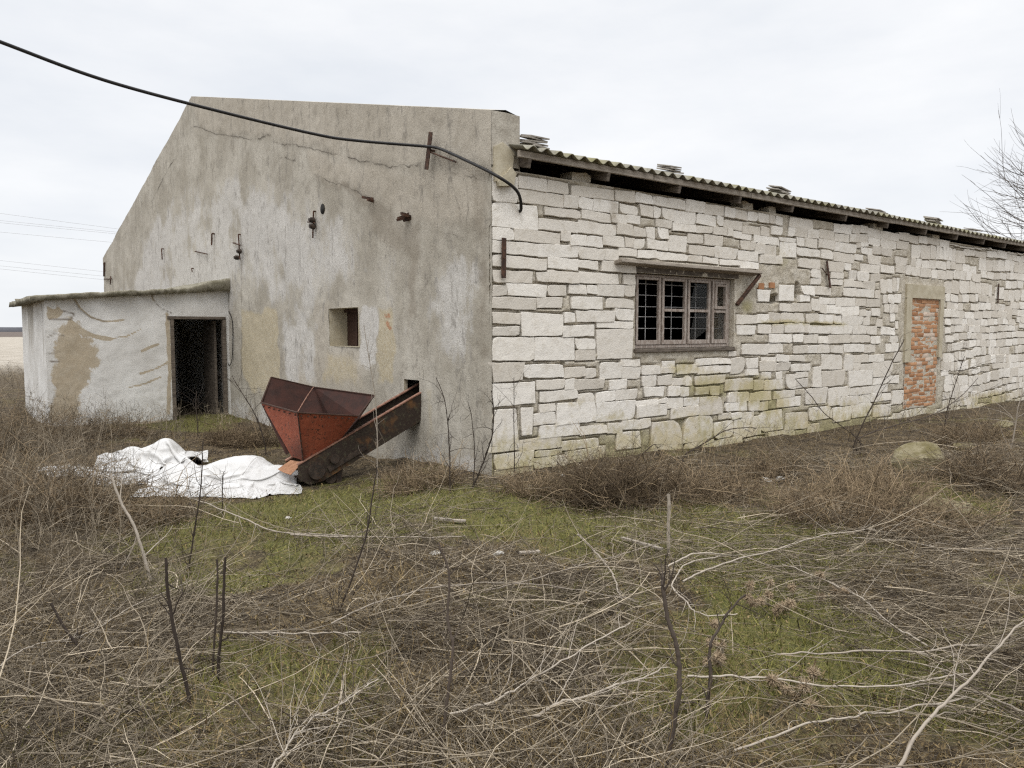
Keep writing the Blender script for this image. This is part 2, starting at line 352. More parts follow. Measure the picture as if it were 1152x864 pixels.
class MB:                                        # collects simple solids into one mesh
    def __init__(s): s.bm = bmesh.new()
    def box(s, lo, hi, rot=None, bev=0.0, jit=0.0):
        lo, hi = np.asarray(lo, float), np.asarray(hi, float); c, h = (lo + hi) / 2, (hi - lo) / 2
        m = Matrix.Translation(c) @ (rot.to_4x4() if rot is not None else Matrix.Identity(4)) @ Matrix.Diagonal((*(h * 2), 1))
        g = bmesh.ops.create_cube(s.bm, size=1, matrix=m)['verts']
        if jit:
            for v in g: v.co += Vector(rng.uniform(-jit, jit, 3))
        if bev:
            es = list({e for v in g for e in v.link_edges}); bmesh.ops.bevel(s.bm, geom=es, offset=bev, segments=1, affect='EDGES')
        return s
    def bar(s, a, b, w, h, up=(0, 0, 1), bev=0.0):
        a, b = Vector(a), Vector(b); d = (b - a); L = d.length; d.normalize(); up = Vector(up)
        x = up.cross(d)
        if x.length < 1e-4: x = Vector((1, 0, 0)).cross(d)
        x.normalize(); z = d.cross(x)
        m = Matrix((( x.x, d.x, z.x), (x.y, d.y, z.y), (x.z, d.z, z.z)))
        mm = Matrix.Translation((a + b) / 2) @ m.to_4x4() @ Matrix.Diagonal((w, L, h, 1))
        g = bmesh.ops.create_cube(s.bm, size=1, matrix=mm)['verts']
        if bev:
            es = list({e for v in g for e in v.link_edges}); bmesh.ops.bevel(s.bm, geom=es, offset=bev, segments=1, affect='EDGES')
        return s
    def rod(s, a, b, r, n=8):
        a, b = Vector(a), Vector(b); d = b - a
        q = d.to_track_quat('Z', 'Y').to_matrix().to_4x4()
        bmesh.ops.create_cone(s.bm, cap_ends=True, segments=n, radius1=r, radius2=r, depth=d.length, matrix=Matrix.Translation((a + b) / 2) @ q)
        return s
    def poly(s, pts, thick=None):                # planar plate, given thickness along its normal
        vs_ = [s.bm.verts.new(Vector(q)) for q in pts]
        f = s.bm.faces.new(vs_)
        if thick:
            f.normal_update(); n = f.normal.copy()
            v2 = [s.bm.verts.new(v.co - n * thick) for v in vs_]
            s.bm.faces.new(v2[::-1]); k = len(vs_)
            for i in range(k): s.bm.faces.new((vs_[i], v2[i], v2[(i + 1) % k], vs_[(i + 1) % k]))
        return s
    def rough(s, cuts, amp, scale):
        bmesh.ops.subdivide_edges(s.bm, edges=s.bm.edges[:], cuts=cuts, use_grid_fill=True)
        for v in s.bm.verts:
            c = v.co * scale
            v.co += Vector([(float(vnoise(c.x + k * 31, c.y, c.z)) - 0.5) * 2 * amp for k in range(3)])
        return s
    def build(s, name, mat, parent=None, smooth=False):
        bmesh.ops.recalc_face_normals(s.bm, faces=s.bm.faces[:])
        me = bpy.data.meshes.new(name); s.bm.to_mesh(me); s.bm.free(); me.materials.append(mat)
        if smooth:
            for f in me.polygons: f.use_smooth = True
        return link(name, me, parent)

def tubes(P, Rr, k=3):
    """P (N,M,3) centre lines, Rr (N,M) radii -> verts, quads"""
    N, M, _ = P.shape
    T = np.gradient(P, axis=1); T /= (np.linalg.norm(T, axis=2, keepdims=True) + 1e-9)
    ref = np.where(np.abs(T[..., 2:3]) < 0.8, np.array([0, 0, 1.0]), np.array([1.0, 0, 0]))
    A = np.cross(T, ref); A /= (np.linalg.norm(A, axis=2, keepdims=True) + 1e-9); B = np.cross(T, A)
    an = np.arange(k) / k * 2 * np.pi
    V = P[:, :, None, :] + Rr[:, :, None, None] * (A[:, :, None, :] * np.cos(an)[None, None, :, None] + B[:, :, None, :] * np.sin(an)[None, None, :, None])
    base = (np.arange(N) * M * k)[:, None, None] + (np.arange(M - 1) * k)[None, :, None]
    i = np.arange(k)[None, None, :]; j = (i + 1) % k
    Q = np.stack([base + i, base + j, base + k + j, base + k + i], -1).reshape(-1, 4)
    return V.reshape(-1, 3), Q
def ribbons(P, W):
    N, M, _ = P.shape
    T = np.gradient(P, axis=1); an = rng.uniform(0, np.pi * 2, N)
    s = np.stack([np.cos(an), np.sin(an), np.zeros(N)], -1)[:, None, :]
    V = np.stack([P - s * W[..., None] / 2, P + s * W[..., None] / 2], 2)
    base = (np.arange(N) * M * 2)[:, None] + (np.arange(M - 1) * 2)[None, :]
    Q = np.stack([base, base + 1, base + 3, base + 2], -1).reshape(-1, 4)
    return V.reshape(-1, 3), Q
def wander(start, d, length, M, wob, grav=0.0, bk=.55):
    """random-walk centre lines: start (N,3), unit d (N,3), length (N)"""
    N = len(start); P = np.zeros((N, M, 3)); P[:, 0] = start; d = d.copy(); st = (length / (M - 1))[:, None]
    bend = rng.normal(0, wob * bk, (N, 3))
    for m in range(1, M):
        d = d + bend + rng.normal(0, wob, (N, 3)); d[:, 2] -= grav
        d /= np.linalg.norm(d, axis=1, keepdims=True) + 1e-9
        P[:, m] = P[:, m - 1] + d * st
    return P
class Cloud:                                     # many tubes in one mesh
    def __init__(s): s.V, s.Q, s.t, s.n = [], [], [], 0
    def add(s, P, Rr, tint, k=3):
        V, Q = tubes(P, Rr, k); s.V.append(V); s.Q.append(Q + s.n); s.n += len(V)
        s.t.append(np.repeat(np.asarray(tint, float), P.shape[1] * k))
    def addrib(s, P, W, tint):
        V, Q = ribbons(P, W); s.V.append(V); s.Q.append(Q + s.n); s.n += len(V); s.t.append(np.repeat(tint, P.shape[1] * 2))
    def build(s, name, mat, parent=None):
        return mesh_np(name, np.concatenate(s.V), np.concatenate(s.Q), mat, parent, {'tint': np.concatenate(s.t)}, smooth=True)
def spline(pts, n):
    pts = np.asarray(pts, float); q = np.vstack([2 * pts[0] - pts[1], pts, 2 * pts[-1] - pts[-2]]); k = len(pts) - 1
    u = np.linspace(0, k, n); i = np.minimum(u.astype(int), k - 1); t = (u - i)[:, None]
    a, b, c, d = q[i], q[i + 1], q[i + 2], q[i + 3]
    return 0.5 * (2 * b + (c - a) * t + (2 * a - 5 * b + 4 * c - d) * t ** 2 + (3 * b - a - 3 * c + d) * t ** 3)

# ------------------------------------------------------------------ ground
def lump(x, y, cx, cy, r, a): return a * np.exp(-((x - cx) ** 2 + (y - cy) ** 2) / (r * r))
def in_local(x, y):
    dx, dy = x - P0[0], y - P0[1]; return dx * EX[0] + dy * EX[1], dx * EY[0] + dy * EY[1]
def gz(x, y):
    x, y = np.asarray(x, float), np.asarray(y, float)
    z = -0.17 * sstep(-x, 0.6, 2.2)
    near = 1 - sstep(np.hypot(x, y - 8), 30, 60)
    z = z + near * ((fbm(x * 0.9, y * 0.9, 1, 3) - 0.5) * 0.16 + (fbm(x * 4.2, y * 4.2, 2, 3) - 0.5) * 0.06)
    z = z + lump(x, y, 3.9, 7.7, 1.0, 0.16) + lump(x, y, 5.4, 8.6, 1.0, 0.20) + lump(x, y, 7.2, 9.9, 1.2, 0.22) + lump(x, y, 1.1, 8.5, 0.8, 0.05)
    z = z + lump(x, y, -4.6, 6.2, 1.6, 0.10)
    lx, ly = in_local(x, y)
    flat = sstep(-ly, -0.1, 0.5) * sstep(-lx, -0.3, -0.05)
    return z
def ground(px, py, up=0.0):
    z = 0.0
    for _ in range(12):
        q = level(px, py, z + up); z = 0.5 * z + 0.5 * float(gz(q[0], q[1]))
    return np.array([q[0], q[1], z + up])

def axis(c, a, b, n, pw=9):
    u = np.linspace(-1, 1, n); return c + a * u + b * np.sign(u) * np.abs(u) ** pw
gx = axis(0.5, 13, 3500, 460); gy = axis(8.0, 11, 3500, 420)
X, Y = np.meshgrid(gx, gy); Z = gz(X, Y)
GREEN = [(360, 575, 1.0, 1.0), (430, 572, 0.7, 0.8), (250, 590, 0.6, 0.5), (700, 580, 0.9, 0.6), (830, 628, 0.55, 0.9), (850, 600, 0.5, 0.6), (930, 735, 0.5, 1.0), (900, 700, 0.4, 0.5), (200, 650, 0.6, 0.6),
         (130, 610, 0.5, 0.4), (650, 610, 0.5, 0.6), (240, 470, 1.2, 0.9), (200, 480, 0.8, 0.7), (480, 545, 0.5, 0.6), (900, 600, 0.4, 0.5), (620, 560, 0.6, 0.6), (560, 585, 0.6, 0.6),
         (1040, 560, 0.5, 0.7), (700, 800, 0.4, 0.5), (1000, 640, 0.5, 0.3), (1140, 800, 0.4, 0.7), (900, 850, 0.4, 0.4), (300, 720, 0.5, 0.35), (420, 790, 0.4, 0.35)]
GP = [(ground(a, b), r, w) for a, b, r, w in GREEN]
def greenness(x, y):
    g = 0.42 * sstep(fbm(x * 1.3, y * 1.3, 7, 4), 0.50, 0.64)
    for q, r, w in GP: g = g + w * np.exp(-((x - q[0]) ** 2 + ((y - q[1]) * 0.8) ** 2) / (r * r))
    return np.clip(g, 0, 1)
gr_a = greenness(X, Y)
dist = np.hypot(X, Y)
edge = fbm(X * 0.02, Y * 0.02, 3, 3)
fld = sstep(dist + (edge - 0.5) * 30, 34, 52)
pl = sstep(dist + (edge - 0.5) * 60, 230, 300)
# far ground lies a little lower so that the horizon stays open
i = np.arange(len(gy) - 1)[:, None] * len(gx) + np.arange(len(gx) - 1)[None, :]
Q = np.stack([i, i + 1, i + 1 + len(gx), i + len(gx)], -1).reshape(-1, 4)
tag(mesh_np('ground', np.stack([X, Y, Z], -1), Q, M_SOIL, None, {'green': gr_a, 'field': fld * (1 - pl), 'plough': pl}, smooth=True), kind='structure')
# far wood line on the horizon
hx = np.linspace(-2600, 2600, 260); hv, hq = [], []
for k, x_ in enumerate(hx):
    h_ = 5.5 + 3.0 * float(fbm(x_ * 0.006, 3.0, 0, 4)) + 1.2 * float(vnoise(x_ * 0.06, 9.0))
    hv += [(x_, 1150, -1), (x_, 1150, h_ * 0.9), (x_, 1190, h_), (x_, 1190, -1)]
for k in range(len(hx) - 1):
    b = 4 * k
    for e in range(3): hq.append((b + e, b + e + 1, b + e + 5, b + e + 4))
tag(mesh_np('distant_hills', hv, hq, M_HILL), kind='structure')

# ------------------------------------------------------------------ the long farm building
BLD = empty('farm_building', 'long derelict farm building of pale stone blocks with grey plastered gable', 'building', P0, TH)
LEN, WID = 42.0, None
tl, zl = on_gable(117, 290); tpk, zpk = on_gable(218, 106.5); _, zr = on_gable(556, 122.5)
tl0 = on_gable(117, 318)[0]
WID = tl0
tpk = WID / 2 if abs(tpk - WID / 2) < 1.5 else tpk
zpk = on_gable(218, 106.5)[1]
print('building', P0, 'width', WID, 'peak', tpk, zpk, 'eaves', zl, zr)
slope = (zpk - zr) / tpk
GT = 0.40                                       # gable thickness
EAVE_Z = 3.64
W_HOLE = on_gable(469, 455)
SW = [on_gable(370.5, 346), on_gable(403, 345.5), on_gable(403, 390.5), on_gable(370.5, 389.5)]
sw_t0, sw_t1 = SW[1][0], SW[0][0]; sw_z0, sw_z1 = SW[2][1], SW[1][1]
hole_t0, hole_z1 = on_gable(472, 428); _, hole_z0 = on_gable(471, 477); hole_t1 = hole_t0 + 0.40
# --- gable wall
def top_z(t): return np.where(t <= tpk, zr + slope * t, zpk + (zl - zpk) * (t - tpk) / (WID - tpk))
tt = [0.0]
while tt[-1] < WID: tt.append(tt[-1] + (0.028 if tt[-1] < 5.5 else 0.028 + (tt[-1] - 5.5) * 0.010))
tt = np.array(tt); tt *= WID / tt[-1]
tt = np.unique(np.concatenate([tt, [sw_t0, sw_t1, hole_t0, hole_t1, tpk]]))
NZ = 200
zz = np.unique(np.concatenate([np.linspace(-0.5, zpk, NZ), [sw_z0, sw_z1, hole_z0, hole_z1]])); NZ = len(zz)
Tg, Zg = np.meshgrid(tt, zz)
TZ = top_z(Tg)
cut = Zg > TZ
Zc = np.minimum(Zg, TZ)
# project to the photo's frame once, only to look up the traced outlines of the stains
def px_of_gable(t, z):
    p = P0[None] + t.ravel()[:, None] * EY[None]; p[:, 2] = P0[2] + z.ravel(); d = p - EYE
    f = d @ Fv; return (CX + FPX * (d @ Xv) / f).reshape(t.shape), (CY - FPX * (d @ Uv) / f).reshape(t.shape)
wT = (fbm(Tg * 3.5, Zc * 3.5, 41, 4) - .5) * .30; wZ = (fbm(Tg * 3.5, Zc * 3.5, 47, 4) - .5) * .30
def gpoly(pts, soft=0.12): return poly_mask(Tg + wT, Zc + wZ, [on_gable(*q) for q in pts], soft)
def gline(pts, w): return line_mask(Tg, Zc, [on_gable(*q) for q in pts], w)
wob = (fbm(Tg * 2.2, Zc * 2.2, 4, 4) - 0.5)
white = np.maximum.reduce([
    0.85 * gpoly([(150, 310), (165, 240), (215, 200), (260, 185), (310, 195), (345, 215), (385, 232), (400, 262), (440, 285), (452, 310), (440, 345), (405, 345), (368, 345), (362, 400), (355, 440), (320, 440), (315, 350), (268, 350), (260, 420), (258, 480), (120, 480), (120, 320)], 0.8),
    0.78 * gpoly([(478, 300), (500, 270), (525, 260), (545, 300), (545, 420), (520, 440), (490, 400), (470, 350)], 0.5),
    0.85 * gpoly([(404, 346), (425, 346), (427, 420), (400, 420)], 0.08), 0.9 * gpoly([(316, 350), (355, 352), (362, 440), (320, 440)], 0.25),
    0.80 * gpoly([(440, 500), (500, 480), (545, 500), (545, 560), (430, 560)], 0.3), 0.55 * gpoly([(448, 345), (470, 345), (470, 420), (448, 440)], 0.3),
    0.9 * gpoly([(240, 440), (330, 430), (330, 520), (240, 520)], 0.8)])
white = white * (0.82 + wob * 0.9)
ochre = np.maximum.reduce([0.75 * gpoly([(272, 349), (313, 349), (316, 425), (300, 440), (284, 440), (271, 420)], 0.12), 0.72 * gpoly([(426, 345), (443, 344), (443, 428), (424, 430)], 0.10),
                           0.5 * gpoly([(365, 392), (405, 393), (410, 440), (360, 440)], 0.25), 0.42 * gpoly([(475, 430), (492, 430), (490, 500), (475, 500)], 0.15), 0.3 * gpoly([(126, 300), (150, 270), (152, 320), (126, 320)], 0.3),
                           0.3 * gpoly([(516, 190), (552, 150), (560, 190), (530, 215)], 0.1)])
smooth = np.maximum.reduce([gpoly([(345, 172), (440, 190), (545, 188), (545, 255), (470, 248), (420, 226), (352, 200)], 0.08), gpoly([(318, 392), (405, 393), (410, 440), (330, 440)], 0.2), 0.9 * gpoly([(355, 345), (371, 345), (371, 392), (405, 391), (405, 398), (352, 398)], 0.05),
                            0.8 * gpoly([(213, 100), (225, 143), (240, 150), (292, 156), (317, 160), (360, 170), (400, 178), (440, 188), (475, 187), (560, 190), (560, 100)], 0.08)])
dark = np.maximum.reduce([0.75 * gpoly([(352, 198), (395, 208), (425, 224), (470, 250), (475, 262), (455, 290), (440, 282), (418, 262), (412, 230), (390, 222), (350, 206)], 0.12),
                          0.8 * gpoly([(455, 250), (474, 262), (470, 345), (462, 420), (455, 345)], 0.2), 0.7 * gpoly([(529, 200), (553, 160), (553, 530), (540, 530), (530, 350)], 0.25),
                          0.5 * gpoly([(500, 120), (585, 125), (585, 165), (520, 160)], 0.35), 0.45 * gpoly([(215, 106), (560, 122), (560, 135), (210, 118)], 0.25),
                          0.45 * gpoly([(355, 108), (372, 112), (368, 130), (352, 128)], 0.15), 0.5 * gpoly([(330, 140), (360, 150), (350, 175), (330, 165)], 0.25), 0.55 * gpoly([(260, 170), (290, 180), (285, 200), (262, 195)], 0.4),
                          0.45 * gpoly([(310, 175), (350, 200), (350, 235), (310, 225)], 0.5), 0.5 * gpoly([(312, 390), (330, 400), (325, 440), (308, 430)], 0.3),
                          0.6 * gline([(240, 264), (241, 300)], 0.35), 0.6 * gline([(185, 282), (184, 312)], 0.4), 0.6 * gline([(271, 268), (272, 340)], 0.25), 0.5 * gline([(363, 245), (365, 275)], 0.18), 0.5 * gline([(144, 292), (144, 318)], 0.4)])
cracks = np.maximum.reduce([gline(q, w) for q, w in [
    ([(213, 146), (219, 142), (228, 144), (240, 150), (262, 153), (283, 157), (292, 156), (300, 152), (305, 152)], 0.022), ([(306, 159), (318, 162), (333, 163), (345, 166), (360, 170), (378, 173), (395, 178), (420, 183), (440, 188), (462, 187), (475, 184)], 0.020),
    ([(315, 178), (322, 177), (329, 181), (334, 180)], 0.02), ([(500, 195), (530, 198), (545, 205)], 0.014), ([(525, 205), (528, 235), (524, 262)], 0.013), ([(508, 200), (515, 225), (520, 240)], 0.011), ([(497, 262), (512, 263), (520, 268)], 0.010),
    ([(170, 228), (178, 212), (190, 188), (197, 178)], 0.03), ([(352, 196), (368, 203), (395, 211), (418, 224)], 0.014), ([(336, 262), (340, 420)], 0.01), ([(272, 330), (272, 480)], 0.03)]])
cracks = cracks * .35 * (0.35 + 0.65 * sstep(fbm(Tg * 5, Zc * 5, 9, 2), 0.35, 0.6))
brick = np.maximum.reduce([gpoly([(433, 350), (439, 349), (440, 356), (434, 357)], 0.05), gpoly([(434, 360), (441, 359), (442, 366), (435, 367)], 0.05)])
dep = (fbm(Tg * 1.3, Zc * 1.3, 5, 4) - 0.5) * 0.05 + (fbm(Tg * 9, Zc * 9, 6, 3) - 0.5) * 0.012 + smooth * -0.008 + gpoly([(206, 100), (225, 143), (240, 150), (292, 156), (317, 160), (360, 170), (400, 178), (440, 188), (475, 187), (560, 190), (570, 90)], 0.06) * -0.008
dep = dep * np.minimum(1, (Tg) / 0.06 + 0.25)
xg = dep.copy()
V = np.stack([xg, Tg, Zc], -1).reshape(-1, 3)
nt = len(tt)
i = np.arange(NZ - 1)[:, None] * nt + np.arange(nt - 1)[None, :]
cT = (Tg[:-1, :-1] + Tg[1:, 1:]) / 2; cZ = (Zg[:-1, :-1] + Zg[1:, 1:]) / 2
keep = ~((cT > sw_t0) & (cT < sw_t1) & (cZ > sw_z0) & (cZ < sw_z1)) & ~((cT > hole_t0) & (cT < hole_t1) & (cZ > hole_z0) & (cZ < hole_z1))
keep &= (Zc[1:, :-1] - Zc[:-1, :-1] > 1e-5) | (Zc[1:, 1:] - Zc[:-1, 1:] > 1e-5)
Q = np.stack([i, i + nt, i + 1 + nt, i + 1], -1)[keep].reshape(-1, 4)
# edges of the gable: top coping, right end cap, back face
nv = len(V); extra, eq = [], []
CR = [([(213, 146), (219, 142), (228, 144), (240, 150), (262, 153), (283, 157), (292, 156), (300, 152), (305, 152)], .016), ([(306, 159), (318, 162), (333, 163), (345, 166), (360, 170), (378, 173), (395, 178), (420, 183), (440, 188), (462, 187), (475, 184)], .013), ([(315, 178), (322, 177), (329, 181), (334, 180)], .012), ([(500, 195), (530, 198), (545, 205)], .008), ([(525, 205), (528, 235), (524, 262)], .007), ([(508, 200), (515, 225), (520, 240)], .006), ([(497, 262), (512, 263), (520, 268)], .006), ([(170, 228), (178, 212), (190, 188), (197, 178)], .02), ([(352, 196), (368, 203), (395, 211), (418, 224)], .010), ([(272, 330), (272, 400), (272, 480)], .012), ([(343, 205), (338, 262), (340, 340)], .006)]
att = {'white': white, 'ochre': ochre, 'smooth': smooth, 'dark': dark, 'crack': cracks, 'brick': brick}
att = {k: v.ravel() for k, v in att.items()}
def add_strip(A, B):                             # quad strip between two point rows
    global eq, extra
    b = nv + len(extra); n = len(A)
    extra += list(A) + list(B)
    for k in range(n - 1): eq.append((b + k, b + k + 1, b + n + k + 1, b + n + k))
topx = xg[-1]; rag = (fbm(tt * 3, tt * 0, 3, 4) - 0.5) * 0.05
A = np.stack([topx, tt, top_z(tt)], -1); B = np.stack([tt * 0 + GT * 0.5, tt, top_z(tt) + 0.035], -1); C_ = np.stack([tt * 0 + GT, tt, top_z(tt) - 0.01], -1); D_ = np.stack([tt * 0 + GT, tt, tt * 0 - 0.5], -1)
add_strip(A, B); add_strip(B, C_); add_strip(C_, D_)
zz2 = np.concatenate([[-0.5], np.linspace(EAVE_Z - 0.15, float(zr), 16)])
E0 = np.stack([np.zeros(17), np.zeros(17), zz2], -1); E1 = np.stack([np.full(17, GT), np.zeros(17), zz2], -1)
add_strip(E0[1:], np.stack([np.full(16, GT * 0.5), -0.012 + (fbm(zz2[1:] * 6, 3.0, 0, 3) - 0.5) * 0.04, zz2[1:]], -1)); add_strip(np.stack([np.full(16, GT * 0.5), -0.012 + (fbm(zz2[1:] * 6, 3.0, 0, 3) - 0.5) * 0.04, zz2[1:]], -1), E1[1:])
ncr0 = len(extra)
for pts_, w_ in CR:
    q_ = np.array([on_gable(*a) for a in pts_]); n_ = 22 * len(q_); f_ = np.linspace(0, len(q_) - 1, n_)
    ct = np.interp(f_, np.arange(len(q_)), q_[:, 0]) + (fbm(f_ * 5, f_ * 0 + w_ * 900, 1, 4) - .5) * .06; cz = np.interp(f_, np.arange(len(q_)), q_[:, 1]) + (fbm(f_ * 5, f_ * 0 + w_ * 900, 5, 4) - .5) * .07
    it = np.clip(np.searchsorted(tt, ct), 0, len(tt) - 1); iz = np.clip(np.searchsorted(zz, cz), 0, NZ - 1); cx = dep[iz, it] - .006
    hw = w_ * np.maximum(0, 1.25 * vnoise(f_ * 3, 7.7) - .22) * .8 * np.minimum(1, np.minimum(f_, len(q_) - 1 - f_) * 2 + .1) * .5; tz = np.gradient(cz); tq = np.gradient(ct); nl = np.hypot(tz, tq) + 1e-9
    add_strip(np.stack([cx, ct - tz / nl * hw, cz + tq / nl * hw], -1), np.stack([cx, ct + tz / nl * hw, cz - tq / nl * hw], -1))
ncr1 = len(extra)
F0 = np.stack([np.zeros(17), np.full(17, WID), np.linspace(-0.5, zl, 17)], -1); F1 = F0 + np.array([GT, 0, 0]); add_strip(F0, F1)
att = {k: np.concatenate([v, np.full(len(extra), 0.5 if k == 'dark' else 0.0)]) for k, v in att.items()}
att['crack'][nv + ncr0:nv + ncr1] = 1.0
mesh_np('gable_wall', np.vstack([V, np.array(extra)]), np.vstack([Q, np.array(eq)]), M_PLASTER, BLD, att, smooth=True)
# small window in the gable
m = MB()
def reveal(m, t0, t1, z0, z1, d0, d1):
    m.poly([(d0, t0, z0), (d1, t0, z0), (d1, t0, z1), (d0, t0, z1)]); m.poly([(d0, t1, z0), (d0, t1, z1), (d1, t1, z1), (d1, t1, z0)])
    m.poly([(d0, t0, z0), (d0, t1, z0), (d1, t1, z0), (d1, t0, z0)]); m.poly([(d0, t0, z1), (d1, t0, z1), (d1, t1, z1), (d0, t1, z1)])
reveal(m, sw_t0, sw_t1, sw_z0, sw_z1, -0.005, 0.34)
sw = m.build('gable_window', M_CONC, BLD)
m = MB(); m.box((0.30, sw_t0 + 0.003, sw_z0 + 0.003), (0.33, sw_t1 - 0.003, sw_z1 - 0.003)); m.build('shutter_board', M_BOARD, sw)
m = MB(); m.bar((0.27, sw_t0 + 0.03, sw_z0 + 0.01), (0.27, sw_t0 + 0.03, sw_z1 - 0.01), 0.05, 0.05); m.bar((0.27, sw_t0 + 0.06, sw_z1 - 0.035), (0.27, sw_t1 - 0.01, sw_z1 - 0.035), 0.05, 0.05); m.bar((0.27, sw_t1 - 0.42 * (sw_t1 - sw_t0) , sw_z0 + 0.01), (0.27, sw_t1 - 0.42 * (sw_t1 - sw_t0), sw_z1 - 0.065), 0.04, 0.04); m.build('window_frame', M_BOARD, sw)
m = MB(); reveal(m, hole_t0, hole_t1, hole_z0, hole_z1, -0.005, .05); m.build('conveyor_opening', M_CONC, BLD)
# round pipe hole
pt, pz = on_gable(363.5, 235); pr = 0.095
m = MB(); m.rod((-0.004, pt, pz), (0.06, pt, pz), pr * .9, 20); ph = m.build('vent_pipe', M_CONC, BLD, True)
m = MB(); m.rod((-0.012, pt, pz), (-0.005, pt, pz), pr * 0.86, 20); m.build('pipe_shade_disc', M_DARKIN, ph, True)  # dark disc over the pipe stands in for the shade inside it

